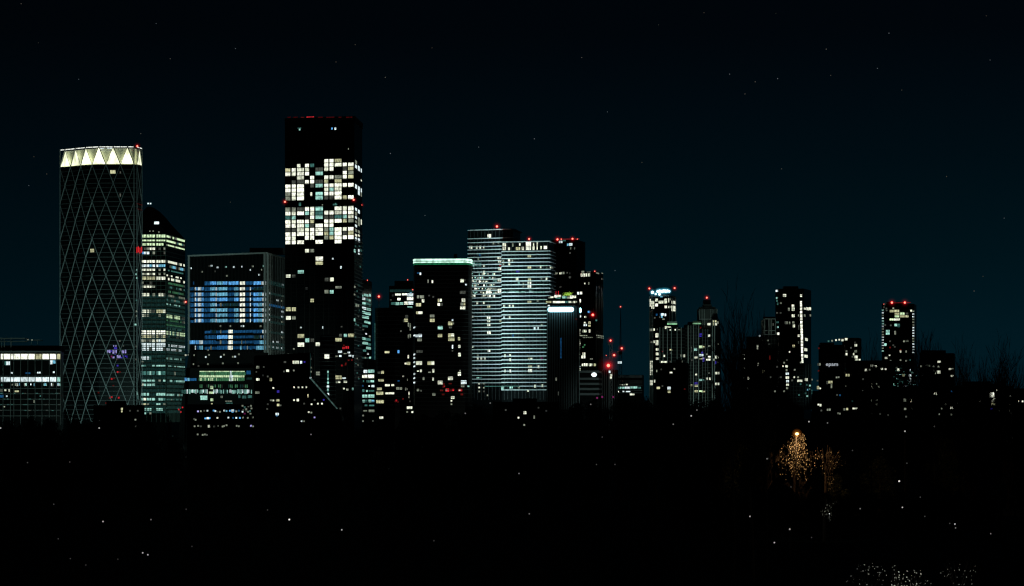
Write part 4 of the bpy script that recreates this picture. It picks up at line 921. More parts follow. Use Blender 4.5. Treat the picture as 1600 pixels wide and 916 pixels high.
for x, y, c in [(952.6, 581, 'c'), (955, 586.5, 'w'), (954.6, 590, 'w')]:
    mb = MB(); mb.box(PT(x, y, 1828), (1.3, .4, 1.6)); mb.build('work_lamp', code_mat(c), o, off)
for x, y in ((933, 622), (941, 620.5), (958, 620.5)):
    p = PT(x, y, 1500); o = empty('garden_lamp', (p.x, p.y, 0), 'magenta lamp low among the trees below the round white sign', 'lamp', 'magenta lamps below the cranes')
    mb = MB(); mb.tube((0, 0, 0), (0, 0, p.z - .5), .12, .08, 5); mb.build('post', LAMPM, o)
    mb = MB(); mb.ball((0, 0, p.z), .62, 8, 6); mb.build('glow_globe', code_mat('m'), o)

# ------------------------------------------------------------------ 13. tower with cyan roof lamps
b = Bld('apartment_tower', 'pale edged tower with glaring cyan roof lamps and a red lamp at each roof corner', 1035, 2380, 'tower')
poly, f, sd, zt = b.block(1014.3, 1049, 1055.5, 462, 5, 30)
mb = MB(); mb.prism(poly, -1, zt); mb.box((X(1035, 2380), 2396, zt + 2), (15, 12, 6)); b.mesh('wall', mb, GLASS)
mb = MB(); b.fins(mb, f, [1014.9, 1017.4, 1020.2], 462, 640, .8, .8); b.fins(mb, sd, [1050, 1055], 462, 640, .8, .8); b.fins(mb, f, [1046, 1048.6], 462, 640, .5, .5); b.slabs(mb, f, [462.5], 1, .8); b.slabs(mb, sd, [462.5], 1, .8)
b.mesh('piers', mb, CONC)
S9 = 9.16
b.ws(f, S9, 1005, 440, [(85, 250, 110, 300, 'w'), (85, 305, 110, 360, 'w'), (115, 280, 135, 330, 'w'), (138, 280, 158, 330, 'w'), (115, 335, 158, 390, 'w'), (172, 245, 208, 285, 'w'), (172, 315, 210, 355, 'W'), (220, 275, 290, 315, 'w'), (303, 245, 340, 278, 'w'), (303, 280, 340, 312, 'w'), (305, 345, 340, 382, 'W'), (358, 240, 375, 300, 'w'), (380, 245, 398, 270, 'o'), (360, 350, 378, 380, 'w'), (384, 350, 398, 380, 'o'),
    (255, 455, 295, 490, 'c'), (258, 492, 278, 520, 'k'), (305, 460, 328, 495, 'c'), (180, 460, 205, 490, 'B'), (240, 455, 254, 490, 'B'), (275, 530, 308, 548, 'o'), (92, 675, 130, 710, 'o'), (145, 672, 165, 705, 'w'), (175, 740, 218, 800, 'w'), (232, 738, 248, 770, 'w'), (235, 805, 248, 840, 'w'), (105, 855, 130, 880, 'o'), (148, 845, 163, 880, 'w'), (178, 840, 218, 912, 'w'), (245, 210, 280, 225, 'k'), (195, 670, 210, 700, 'd'), (165, 520, 'd'), (240, 510, 'd')])
b.ws(sd, S9, 1005, 440, [(405, 280, 428, 320, 'w'), (432, 280, 458, 320, 'w'), (405, 350, 428, 395, 'w'), (432, 350, 458, 395, 'w'), (405, 398, 428, 425, 'w'), (432, 398, 458, 425, 'w')])
S4 = 8.33
b.ws(f, S4, 1005, 530, [(165, 118, 200, 148, 'w'), (165, 175, 200, 210, 'w'), (165, 240, 205, 270, 'w'), (90, 535, 128, 565, 'w'), (90, 568, 128, 600, 'w'), (140, 530, 158, 565, 'w')])
for y in frange(282, 470, 24): b.w(f, 1005 + 90 / S4, 1005 + 105 / S4, 530 + y / S4, 530 + (y + 19) / S4, 'w', 1); b.w(f, 1005 + 109 / S4, 1005 + 124 / S4, 530 + y / S4, 530 + (y + 19) / S4, random.choice('wo'), 1)
def cyan(px, py, D, r, off, parent):
    p = PT(px, py, D); mb = MB(); mb.tube((p.x, p.y, p.z - 2.6), (p.x, p.y, p.z), .15); l = mb.build('roof_lamp', LAMPM, parent, off)
    mb = MB(); mb.ball(p, r * .62, 10, 8); mb.build('bulb', CYAN_CORE, l, off); mb = MB(); mb.ball(p, r * 1.5, 12, 8); mb.ball(p, r * 1.15, 12, 8, mi=1); mb.ball(p, r * .85, 12, 8, mi=2); mb.build('glow_globe', CYAN_HALO, l, off, True)
for x, y, r in [(1019.5, 457, 2.3), (1028, 455.6, 2.3), (1031, 455, 2.3), (1034, 455.6, 2.4), (1037, 454.8, 2.5), (1040, 455.2, 2.5), (1043, 454.8, 2.2), (1045.5, 455.4, 1.8), (1024.5, 459.6, 1.5), (1030.5, 460, 1.9)]: cyan(x, y, b.D - 1, r, b.off, b.o)
b.beacon(1014.6, 451, b.D - 1, 1.9, 2.5, 'red lamp at the left roof corner'); b.beacon(1054, 450.3, b.D + 20, 1.9, 2.5, 'red lamp at the right roof corner')
b.done()
fill_lamp(1010, 2180, 1020, 560, 2380, 80000, (.6, 1, .9), 30)

# ------------------------------------------------------------------ 14. ribbed block with a stepped turret
b = Bld('apartment_block', 'ribbed pale block with green roof lights and a stepped turret under one red lamp', 1085, 2200)
D = 2200
poly, f, sd, zt = b.block(1030, 1122, 1126, 511, 4, 30)
mb = MB(); mb.prism(poly, -1, Zt(512, D)); 
def bx(x0, x1, y0, y1, d0, dep, m=mb): m.box(((X(x0, D + d0) + X(x1, D + d0)) / 2, D + d0 + dep / 2, (Zt(y0, D) + Zt(y1, D)) / 2), (X(x1, D) - X(x0, D), dep, abs(Zt(y0, D) - Zt(y1, D))))
bx(1071, 1096, 507.5, 640, -3, 20); bx(1112, 1124.5, 500, 640, -4, 12)
b.mesh('wall', mb, DARK)
mb = MB(); bx(1092, 1121, 482, 513, 6, 22, mb); bx(1094, 1118, 479, 483, 8, 18, mb); bx(1099, 1112, 475, 481, 10, 12, mb); b.mesh('turret', mb, surf('turret_stone', (.10, .105, .10), .8, .2, 0, .3, .2))
mb = MB(); bx(1099.5, 1110.5, 468, 476, 12, 9, mb); mb.tube(PT(1104.6, 469, D + 15), PT(1104.6, 466, D + 15), .3); b.mesh('turret_cap', mb, DARK)
mb = MB(); bx(1041, 1060, 505.8, 512, 4, 14, mb); bx(1076, 1097, 503, 508, 4, 14, mb); b.mesh('roof_pavilion', mb, DARK)
f2 = Face((X(1071, D - 3), D - 3), (X(1096, D - 3), D - 3)); f3 = Face((X(1112, D - 4), D - 4), (X(1124.5, D - 4), D - 4))
mb = MB(); b.fins(mb, f, [1031, 1036, 1042.8, 1049, 1058, 1064.5], 511, 640, 1.1, .8); b.fins(mb, f2, [1075.2, 1083.6, 1091.5], 508, 640, 1.5, .8); b.fins(mb, f2, [1079.5, 1087.5], 508, 640, .6, .5); b.fins(mb, f3, [1113.0, 1116.5], 500, 640, 1.4, 1.0)
b.fins(mb, f, [1098, 1102, 1106], 514, 640, .5, .5); b.mesh('ribs', mb, CONC)
mb = MB(); b.slabs(mb, f, frange(517, 630, 5.2), .8, .3, x0=1031, x1=1111); b.slabs(mb, f2, frange(514, 630, 5.2), .8, .3); b.mesh('floor_bands', mb, DIMP)
tf = Face((X(1092, D + 6), D + 5.9), (X(1121, D + 6), D + 5.9))
mb = MB(); b.fins(mb, tf, [1092.6, 1097, 1100.5, 1110.6, 1114, 1120.4], 483, 512, .9, .5); b.slabs(mb, tf, [498.5], 1.2, .6); b.mesh('turret_ribs', mb, CONC)
GL = emat('green_roof_light', (.45, 1, .55), .55, True, True, .5)
for x0, x1, y in ((1042.5, 1058, 506.2), (1082.5, 1095.5, 505.6)):
    mb = MB(); mb.box(((X(x0, D + 3) + X(x1, D + 3)) / 2, D + 3, Zt(y, D)), (X(x1, D) - X(x0, D), .4, 1.0)); b.mesh('roof_light', mb, GL)
    mb = MB(); mb.box(((X(x0, D + 3.6) + X(x1, D + 3.6)) / 2, D + 3.8, Zt(y - 2.4, D)), (X(x1, D) - X(x0, D), .3, 2.0)); b.mesh('roof_screen', mb, CONC)
def pf_(px): return f3 if px > 1112 else f2 if 1071 < px < 1096 else f
b.ws(pf_, S9, 1005, 440, [(310, 640, 335, 680, 'w'), (337, 645, 395, 660, 'w'), (380, 685, 405, 710, 'w'), (450, 680, 468, 705, 'w'), (500, 685, 530, 695, 'o'), (920, 595, 962, 628, 'w'), (985, 555, 1015, 585, 'y'), (1020, 555, 1050, 585, 'y'), (985, 595, 1015, 628, 'y'), (1020, 595, 1055, 628, 'w'), (1060, 570, 1078, 605, 'o'), (925, 760, 958, 790, 'w'), (1065, 890, 1080, 905, 'o'), (805, 745, 840, 760, 'p'), (800, 775, 840, 790, 'p'), (822, 660, 'R')])
b.ws(pf_, S4, 1005, 530, [(230, 280, 315, 308, 'w'), (345, 282, 370, 302, 'd'), (245, 155, 262, 168, 'r'), (265, 205, 285, 232, 'w'), (720, 85, 770, 118, 'g'), (773, 90, 800, 115, 'y'), (658, 118, 700, 152, 't'), (485, 200, 508, 230, 'o'), (525, 200, 570, 235, 'w'), (725, 195, 785, 222, 'c'), (668, 228, 705, 255, 'w'), (730, 250, 770, 262, 'y'), (770, 235, 795, 258, 'q'), (770, 262, 795, 295, 'p'), (745, 165, 780, 188, 'p'), (845, 82, 875, 98, 'o'), (845, 220, 877, 248, 'w'), (820, 258, 838, 282, 'w'), (848, 258, 875, 282, 'w'),
    (935, 215, 960, 252, 'w'), (968, 220, 985, 250, 'o'), (918, 255, 928, 282, 'w'), (925, 290, 950, 325, 'p'), (935, 428, 962, 458, 'w'), (970, 428, 992, 458, 'w'), (935, 568, 960, 600, 'w'), (970, 568, 990, 598, 'w'), (825, 500, 843, 530, 'w'), (858, 500, 878, 532, 'w'), (678, 450, 700, 478, 'w'), (730, 520, 765, 545, 't'), (767, 522, 795, 545, 'T'), (668, 560, 710, 590, 'p'), (670, 595, 710, 620, 'y'), (615, 590, 640, 612, 'y'), (668, 665, 712, 695, 'y'), (728, 668, 770, 692, 'g'), (773, 668, 805, 692, 'y'),
    (618, 100, 632, 135, 'd'), (618, 140, 630, 170, 'd'), (480, 275, 510, 305, 'o'), (545, 375, 572, 400, 'o'), (345, 130, 375, 155, 'y'), (358, 185, 'd'), (632, 275, 'd'), (857, 440, 'd'), (830, 198, 'o'), (978, 300, 'd')])
b.beacon(1104.4, 465.3, D + 14, 1.8, .4)
b.done()
fill_lamp(1075, 2030, 1085, 560, 2205, 150000, (.62, 1, .88), 44)
b = Bld('apartment_block', 'low black block with a few warm windows before the ribbed pale block', 1052, 1700)
poly, f, sd, zt = b.block(1026, 1072, 1076, 567, 2, 20)
mb = MB(); mb.prism(poly, -1, zt); mb.box((X(1062, 1700), 1708, zt + 1), (4, 4, 3)); b.mesh('wall', mb, DARK)
mb = MB(); b.slabs(mb, f, [598.5], 2, .4, x0=1036, x1=1055); b.slabs(mb, f, [584, 590, 594], .7, .4, x0=1050, x1=1056); b.slabs(mb, f, [603, 612], .5, .4); b.mesh('floor_bands', mb, GREYP)
b.ws(f, S4, 1005, 530, [(235, 395, 'd'), (345, 425, 380, 445, 'w'), (175, 620, 218, 650, 'y'), (315, 620, 357, 655, 'c'), (320, 672, 355, 700, 'y'), (170, 400, 183, 430, 'o'), (405, 388, 'o'), (540, 650, 'R'), (250, 610, 'd')])
b.done()

# ------------------------------------------------------------------ 15. dark tower with the lit stair line, and neighbours
b = Bld('apartment_tower', 'black tower with one long vertical line of lit stair windows', 1240, 2050, 'tower')
poly, f, sd, zt = b.block(1211.5, 1256, 1267.5, 451, 5, 34)
mb = MB(); mb.prism(poly, -1, zt); mb.box((X(1238, 2050), 2064, zt + 1), (12, 10, 2.6)); b.mesh('wall', mb, GLASS)
mb = MB(); b.slabs(mb, f, frange(456, 640, 5.7), .5, .4); b.fins(mb, f, frange(1215, 1255, 5), 452, 640, .4, .4); b.fins(mb, sd, [1258.5, 1262.5, 1266.5], 568, 640, 1.1, .8); b.mesh('facade_grid', mb, DIMP)
S5 = 4.58
b.ws(f, S5, 1140, 440, [(330, 60, 346, 76, 'c'), (332, 112, 345, 125, 't'), (335, 132, 345, 145, 'T'), (362, 148, 372, 160, 'o'), (340, 150, 348, 168, 'T'), (382, 90, 405, 110, 'w'), (503, 92, 518, 110, 'w'), (445, 165, 462, 185, 'w'), (418, 188, 430, 210, 'o'), (445, 188, 465, 210, 'w'), (445, 235, 465, 256, 'w'), (490, 235, 497, 250, 'o'), (395, 285, 404, 305, 'd'), (408, 285, 415, 305, 'o'), (425, 288, 435, 305, 'o'), (450, 285, 463, 300, 'o'), (453, 306, 468, 328, 'w'), (336, 285, 350, 298, 'T'), (340, 320, 350, 332, 't'), (340, 365, 356, 382, 'W'),
    (488, 380, 502, 396, 'w'), (450, 453, 467, 470, 'y'), (430, 504, 'w'), (490, 428, 497, 445, 'd'), (508, 580, 'o'), (365, 225, 'd'), (340, 225, 'd'), (492, 310, 498, 345, 'd'),
    (400, 600, 416, 615, 'w'), (402, 627, 415, 642, 'o'), (402, 652, 424, 668, 'c'), (402, 679, 425, 696, 'w'), (405, 705, 424, 721, 'c'), (405, 732, 424, 746, 'w'), (405, 757, 418, 770, 'o'), (384, 606, 'w'), (390, 581, 'o'), (462, 685, 'w'), (490, 685, 'o'), (485, 703, 502, 718, 'w'), (505, 703, 520, 718, 'w'), (366, 685, 'd'), (466, 632, 'o'), (390, 785, 'o'), (508, 735, 'T'), (498, 812, 'T'), (448, 708, 'd'), (345, 742, 'd'), (410, 562, 'd')])
for y in frange(140, 568, 23.5):
    x = 510 + (y - 140) / 430 * 12; b.w(f, 1140 + (x - 7.5) / S5, 1140 + (x + 7.5) / S5, 440 + y / S5, 440 + (y + 20) / S5, 'W', 1)
b.ws(sd, S5, 1140, 440, [(532, 188, 545, 202, 'w'), (550, 185, 565, 205, 'w'), (568, 185, 582, 205, 'w'), (532, 235, 542, 252, 'o'), (573, 235, 582, 250, 'o'), (541, 405, 558, 425, 'w'), (535, 478, 555, 498, 'w'), (535, 525, 558, 545, 'w'), (540, 692, 557, 712, 'w'), (588, 702, 'o'), (550, 740, 'T'), (575, 745, 't'), (585, 780, 'T'), (545, 800, 'T'), (570, 770, 'T'), (555, 820, 't'), (590, 800, 'T'), (560, 775, 'k')])
b.done()
fill_lamp(1262, 1900, 1262, 600, 2060, 90000, (.55, 1, .95), 14)
b = Bld('apartment_block', 'dark block with a pale framed top storey left of the stair line tower', 1190, 1950)
poly, f, sd, zt = b.block(1166, 1214, 1217, 526, 2, 24)
mb = MB(); mb.prism(poly, -1, zt); b.mesh('wall', mb, DARK)
D = 1950; mb = MB(); bx2 = lambda x0, x1, y0, y1, d0, dep: mb.box(((X(x0, D + d0) + X(x1, D + d0)) / 2, D + d0 + dep / 2, (Zt(y0, D) + Zt(y1, D)) / 2), (X(x1, D) - X(x0, D), dep, abs(Zt(y0, D) - Zt(y1, D))))
bx2(1192.5, 1212, 499, 527, 4, 16); b.mesh('top_storey', mb, GLASS)
tf = Face((X(1192.5, D + 4), D + 3.95), (X(1212, D + 4), D + 3.95))
mb = MB(); b.fins(mb, tf, [1193.2, 1194.8, 1201, 1203, 1205.5, 1211.4], 498, 526, .9, .6); b.slabs(mb, tf, [498.2, 516.5, 523], 1.1, .8); b.mesh('frame', mb, CONC)
mb = MB(); bx2(1194, 1211, 494.5, 498, 7, 10); b.mesh('roof_plant', mb, DARK)
mb = MB(); b.fins(mb, f, frange(1169, 1214, 5.2), 527, 640, .4, .4); b.slabs(mb, f, frange(531, 640, 6), .4, .4); b.mesh('facade_grid', mb, DIMP)
b.ws(f, S5, 1140, 440, [(196, 455, 207, 485, 'w'), (198, 582, 210, 610, 'w'), (228, 634, 250, 655, 'y'), (128, 683, 143, 702, 'w'), (216, 390, 'c'), (238, 421, 'd'), (275, 421, 'o'), (284, 448, 'd'), (283, 530, 292, 560, 'R'), (292, 685, 'd'), (340, 610, 'd'), (325, 786, 'o'), (132, 765, 'd')])
b.ws(tf, S5, 1140, 440, [(308, 298, 315, 316, 'd')])
b.done()
fill_lamp(1200, 1800, 1202, 512, 1955, 130000, (.7, 1, .85), 9)
b = Bld('apartment_block', 'narrow black block showing three small lights left of the framed top block', 1163, 2100)
poly, f, sd, zt = b.block(1157, 1167, 1170, 545, 1, 14); mb = MB(); mb.prism(poly, -1, zt); b.mesh('wall', mb, DARK)
mb = MB(); b.slabs(mb, f, frange(550, 640, 6), .5, .4); b.mesh('floor_bands', mb, DIMP)
b.ws(f, S5, 1140, 440, [(95, 549, 110, 558, 'w'), (101, 522, 'w'), (105, 618, 'o'), (100, 690, 'd')]); b.done()

# ------------------------------------------------------------------ 16. right hand blocks
b = Bld('office_block', 'dark block with a small white lettered sign and a lamp row along its stepped roof', 1310, 1500)
poly, f, sd, zt = b.block(1316, 1341, 1346, 528, 1, 18, D=1520)
mb = MB(); mb.prism(poly, -1, zt)
poly2, f2, sd2, zt2 = b.block(1279, 1319, 1322, 539, 2, 26)
mb.prism(poly2, -1, zt2); mb.box((X(1296, 1500), 1512, zt2 + .6), (8, 8, 2)); b.mesh('wall', mb, BRICK)
mb = MB(); b.slabs(mb, f, frange(535, 640, 6.8), .5, .4, D=1520); b.slabs(mb, f2, frange(546, 640, 7.0), .5, .4, x0=1280, x1=1318); b.fins(mb, f, frange(1320, 1341, 4.2), 529, 640, .5, .4); b.mesh('floor_bands', mb, DIMP)
S6 = 6.108
b.ws(f2, S6, 1265, 510, [(180, 142, 'T'), (215, 138, 'o'), (252, 132, 'w'), (283, 128, 'w'), (304, 122, 324, 142, 'w')])
b.ws(f, S6, 1265, 510, [(337, 113, 362, 135, 'w'), (430, 170, 453, 195, 'w'), (430, 228, 452, 250, 'o'), (340, 230, 360, 245, 'o'), (337, 255, 362, 280, 'w'), (412, 255, 428, 278, 'w'), (430, 280, 458, 305, 'w'), (435, 310, 460, 335, 'w'), (468, 312, 486, 332, 'w'), (340, 455, 382, 478, 'y'), (398, 455, 410, 472, 'w'), (395, 205, 'd'), (435, 155, 'd'), (410, 290, 'd'), (470, 428, 486, 450, 'w'), (340, 405, 'x'), (330, 185, 'd'), (326, 617, 'w'), (340, 570, 'o'), (310, 240, 318, 260, 'd')])
b.ws(f2, S6, 1265, 510, [(75, 352, 88, 375, 'd'), (90, 352, 105, 375, 'o'), (70, 570, 90, 600, 'y'), (92, 585, 108, 600, 'w'), (160, 522, 175, 552, 'd'), (178, 520, 218, 545, 'y'), (202, 550, 215, 590, 'o'), (258, 488, 'o'), (278, 486, 'o'), (88, 210, 'R'), (85, 425, 'R'), (75, 520, 'd')])
tx = bpy.data.curves.new('sign_lettering', 'FONT'); tx.body = 'epam'; tx.size = 3.7; tx.extrude = .12; tx.align_x = 'CENTER'; tx.align_y = 'CENTER'; tx.space_character = 1.02; tx.offset = .05
tx.materials.append(emat('letter_white', (.82, .90, 1), .48, False, False))
to = bpy.data.objects.new('sign_lettering', tx); to.parent = b.o; COL.objects.link(to)
p = f2.at(1300, .6); to.location = (p[0] - b.off[0], p[1] - b.off[1], Zt(569.4, p[1])); to.rotation_euler = (R(90), 0, f2.ang); to.scale = (.92, .8, 1)
me = bpy.data.meshes.new_from_object(to); tm = bpy.data.objects.new('sign_lettering', me); tm.parent = b.o; COL.objects.link(tm)
tm.location, tm.rotation_euler, tm.scale = to.location, to.rotation_euler, to.scale; bpy.data.objects.remove(to); tm.name = 'sign_lettering'
b.done()
b = Bld('apartment_block', 'long low dark block with scattered warm windows left of the red topped tower', 1362, 1350)
poly, f, sd, zt = b.block(1330, 1392, 1396, 566, 2, 18); mb = MB(); mb.prism(poly, -1, zt); mb.prism([(p[0] * 1.0, p[1] + 2) for p in poly], zt, zt + 1.0); b.mesh('wall', mb, BRICK)
mb = MB(); b.slabs(mb, f, frange(573, 650, 8), .5, .4); b.mesh('floor_bands', mb, DIMP)
b.ws(f, S6, 1265, 510, [(526, 406, 548, 428, 'w'), (582, 367, 606, 388, 'w'), (622, 371, 641, 389, 'w'), (679, 398, 700, 415, 'w'), (718, 401, 733, 417, 'w'), (573, 415, 'o'), (590, 541, 608, 558, 'w'), (590, 569, 613, 592, 'w'), (638, 550, 'o'), (660, 578, 'o'), (574, 570, 'o'), (512, 505, 'd'), (508, 618, 'd'), (588, 697, 603, 718, 'o'), (633, 694, 647, 710, 'o'), (590, 737, 604, 762, 'w'), (633, 737, 645, 755, 'o'), (595, 828, 'd'), (672, 836, 'd')])
b.done()
b = Bld('terraced_houses', 'row of low dark houses with small warm windows under the lettered sign block', 1310, 1050, 'house')
poly, f, sd, zt = b.block(1268, 1348, 1350, 622, 1, 10); mb = MB(); mb.prism(poly, 0, zt); b.mesh('wall', mb, BRICK)
mb = MB(); mid = [((poly[0][0] + poly[3][0]) / 2, (poly[0][1] + poly[3][1]) / 2), ((poly[1][0] + poly[2][0]) / 2, (poly[1][1] + poly[2][1]) / 2)]
mb.add([(p[0], p[1], zt) for p in poly] + [(m[0], m[1], zt + 3) for m in mid], [(0, 1, 5, 4), (2, 3, 4, 5), (0, 4, 3), (1, 2, 5), (3, 2, 1, 0)]); r_ = b.mesh('roof', mb, DARK)
mb = MB()
for t in (.2, .5, .8): mb.box((mid[0][0] + (mid[1][0] - mid[0][0]) * t, mid[0][1], zt + 3.2), (.9, .9, 1.8))
b.mesh('chimney', mb, BRICK, parent=r_)
b.ws(f, S6, 1265, 510, [(75, 740, 92, 755, 'w'), (96, 742, 113, 765, 'w'), (165, 787, 180, 806, 'o'), (184, 786, 200, 806, 'o'), (320, 782, 340, 803, 'o'), (350, 779, 367, 800, 'y'), (410, 777, 428, 792, 'w'), (432, 777, 455, 790, 'w'), (272, 830, 'o'), (288, 834, 'o'), (112, 804, 'd'), (408, 715, 'x'), (262, 655, 'd'), (290, 658, 'B')])
b.done()
b = Bld('apartment_tower', 'round edged tower with two red roof lamps and dotted lights down both edges', 1404, 1900, 'tower')
poly, f, sd, zt = b.block(1378, 1428.5, 1432, 475, 3, 26)
mb = MB(); mb.prism(poly, -1, zt); mb.box((X(1403, 1900), 1912, zt + .8), (14, 10, 2)); b.mesh('wall', mb, GLASS)
mb = MB(); b.slabs(mb, f, frange(479.5, 640, 4.37), .5, .5); b.mesh('floor_bands', mb, DIMP)
S7b = 4.577
mb = MB(); mb.tube(PT(1396, 473.4, b.D - 1), PT(1423, 472.8, b.D - 1), .22); b.mesh('red_rail', mb, emat('rail_red', (1, .04, .05), .22))
for y in frange(108, 404, 19.6): b.w(f, 1370 + 36 / S7b, 1370 + 50 / S7b, 460 + y / S7b, 460 + (y + 8) / S7b, random.choice('cccot'), 1)
for y in frange(117, 412, 19.6): b.w(f, 1370 + 254 / S7b, 1370 + 268 / S7b, 460 + y / S7b, 460 + (y + 8) / S7b, random.choice('ccco'), 1)
b.ws(f, S7b, 1370, 460, [(92, 112, 120, 130, 'y'), (125, 110, 160, 127, 'y'), (165, 128, 198, 146, 'g'), (128, 132, 160, 146, 'y'), (128, 150, 160, 165, 'g'), (165, 150, 200, 165, 'y'), (205, 150, 228, 165, 'y'), (205, 130, 225, 145, 'd'), (92, 173, 120, 187, 'g'), (122, 173, 165, 187, 'W'), (240, 110, 252, 125, 'w'), (125, 208, 145, 230, 't'), (148, 210, 165, 235, 'T'), (65, 255, 92, 270, 't'), (65, 273, 92, 290, 't'), (125, 262, 137, 288, 'o'), (188, 328, 203, 342, 'o'), (213, 327, 225, 340, 'o'), (52, 350, 70, 370, 't'),
    (162, 403, 175, 417, 'w'), (203, 403, 215, 417, 'o'), (91, 435, 'w'), (58, 448, 75, 462, 'w'), (99, 476, 'o'), (210, 476, 'o'), (118, 365, 'd'), (128, 375, 'd'), (95, 335, 'd'), (52, 92, 'd'), (68, 102, 'd'), (70, 115, 'd'), (60, 220, 'd'), (100, 222, 'd'), (118, 100, 'o'), (95, 380, 'R'), (170, 398, 'R'), (55, 72, 'd'), (170, 470, 'o'), (235, 470, 'T'), (135, 520, 150, 530, 'd'),
    (233, 535, 244, 545, 'c'), (230, 572, 248, 590, 'c'), (232, 596, 246, 610, 'c'), (232, 617, 246, 630, 'c'), (232, 640, 246, 652, 'c'), (145, 530, 163, 550, 'w'), (185, 568, 200, 590, 'y'), (190, 655, 215, 672, 'c'), (125, 687, 145, 700, 'c'), (105, 640, 'o')])
for q in range(95):  # teal dashes stand for reflections on the lower facade
    x, y = random.uniform(85, 275), random.uniform(505, 690)
    if random.random() < (y - 470) / 200: b.w(f, 1370 + x / S7b, 1370 + (x + random.uniform(5, 22)) / S7b, 460 + y / S7b, 460 + (y + random.uniform(3, 6)) / S7b, random.choice('TTTxxtT'), 1)
b.beacon(1393.6, 473, b.D - 1, 2.0, .3); b.beacon(1413.7, 473, b.D - 1, 2.0, .3); b.beacon(1381, 475.3, b.D - 1, .5, .2)
b.done()
b = Bld('apartment_block', 'brown block half hidden by bare trees right of the two lamp tower', 1463, 1300)
poly, f, sd, zt = b.block(1437, 1490, 1492, 552, 1, 16); mb = MB(); mb.prism(poly, -1, zt); mb.box((X(1462, 1300), 1308, zt + .6), (12, 8, 2)); b.mesh('wall', mb, BRICK)
mb = MB(); b.slabs(mb, f, frange(560, 650, 8.5), .5, .4); b.mesh('floor_bands', mb, DIMP)
b.ws(f, S7b, 1370, 460, [(435, 476, 457, 489, 'w'), (358, 503, 380, 517, 'o'), (345, 505, 355, 515, 'd'), (405, 515, 'o'), (430, 546, 455, 567, 'w'), (412, 556, 424, 570, 'o'), (515, 529, 532, 540, 'w'), (534, 529, 548, 537, 'o'), (525, 578, 548, 590, 'w'), (317, 515, 'o'), (320, 585, 'd'), (405, 702, 415, 718, 'w'), (418, 700, 430, 720, 'w'), (525, 805, 550, 820, 'w'), (462, 817, 'o'), (447, 858, 'o'), (532, 860, 'o'), (530, 685, 545, 700, 'B'), (490, 785, 'o'), (410, 545, 'd'), (442, 517, 'o')])
b.done()
b = Bld('terraced_houses', 'low dark houses with paired warm windows below the red topped tower', 1415, 1000, 'house')
poly, f, sd, zt = b.block(1385, 1440, 1442, 615, 1, 10); mb = MB(); mb.prism(poly, 0, zt); b.mesh('wall', mb, BRICK)
mb = MB(); mid = [((poly[0][0] + poly[3][0]) / 2, (poly[0][1] + poly[3][1]) / 2), ((poly[1][0] + poly[2][0]) / 2, (poly[1][1] + poly[2][1]) / 2)]
mb.add([(p[0], p[1], zt) for p in poly] + [(m[0], m[1], zt + 3) for m in mid], [(0, 1, 5, 4), (2, 3, 4, 5), (0, 4, 3), (1, 2, 5), (3, 2, 1, 0)]); r_ = b.mesh('roof', mb, DARK)
mb = MB(); mb.box((mid[0][0] + 5, mid[0][1], zt + 3), (.9, .9, 2)); b.mesh('chimney', mb, BRICK, parent=r_)
b.ws(f, S7b, 1370, 460, [(233, 743, 265, 757, 'w'), (240, 757, 256, 772, 'w'), (192, 746, 210, 767, 'o'), (195, 813, 210, 827, 'o'), (243, 813, 262, 829, 'o'), (80, 864, 'd'), (210, 875, 'd')]); b.done()
b = Bld('house', 'small dark house with a stack of three bright windows at the right edge', 1551, 900, 'house')
poly, f, sd, zt = b.block(1520, 1568, 1571, 606, 1, 10); mb = MB(); mb.prism(poly, 0, zt); b.mesh('wall', mb, BRICK)
mb = MB(); mid = [((poly[0][0] + poly[3][0]) / 2, (poly[0][1] + poly[3][1]) / 2), ((poly[1][0] + poly[2][0]) / 2, (poly[1][1] + poly[2][1]) / 2)]
mb.add([(p[0], p[1], zt) for p in poly] + [(m[0], m[1], zt + 1.6) for m in mid], [(0, 1, 5, 4), (2, 3, 4, 5), (0, 4, 3), (1, 2, 5), (3, 2, 1, 0)]); b.mesh('roof', mb, DARK)
S8b = 6.542
b.ws(f, S8b, 1480, 530, [(430, 546, 482, 598, 'W'), (457, 606, 489, 640, 'w'), (450, 653, 490, 678, 'y'), (446, 704, 480, 717, 'p'), (512, 521, 'w'), (535, 678, 'd'), (537, 727, 'o'), (576, 714, 'w'), (540, 810, 'd'), (334, 632, 'w'), (334, 650, 'd'), (530, 888, 'o')]); b.done()
b = Bld('apartment_block', 'low dark block with dotted windows at the far right edge of the photo', 1590, 950)
poly, f, sd, zt = b.block(1570, 1640, 1642, 607, 1, 14); mb = MB(); mb.prism(poly, 0, zt); b.mesh('wall', mb, BRICK)
mb = MB(); b.slabs(mb, f, frange(613, 680, 11), .5, .4); b.mesh('floor_bands', mb, DIMP)
b.ws(f, S8b, 1480, 530, [(644, 582, 'w'), (731, 635, 'w'), (771, 637, 'W'), (641, 674, 'w'), (661, 674, 'w'), (640, 732, 'o'), (646, 812, 'w'), (646, 850, 'd'), (655, 760, 'd'), (703, 829, 'd')]); b.done()
b = Bld('apartment_block', 'far low roofline with two small lights behind the right hand trees', 1540, 1500)
poly, f, sd, zt = b.block(1482, 1580, 1584, 603, 1, 16); mb = MB(); mb.prism(poly, -1, zt); mb.box((X(1530, 1500), 1508, zt + 1.2), (16, 8, 3)); b.mesh('wall', mb, DARK)
b.ws(f, S8b, 1480, 530, [(490, 463, 510, 478, 'w'), (563, 488, 'w'), (145, 600, 'o'), (140, 632, 'o'), (98, 660, 'd'), (290, 478, 'd')]); b.done()

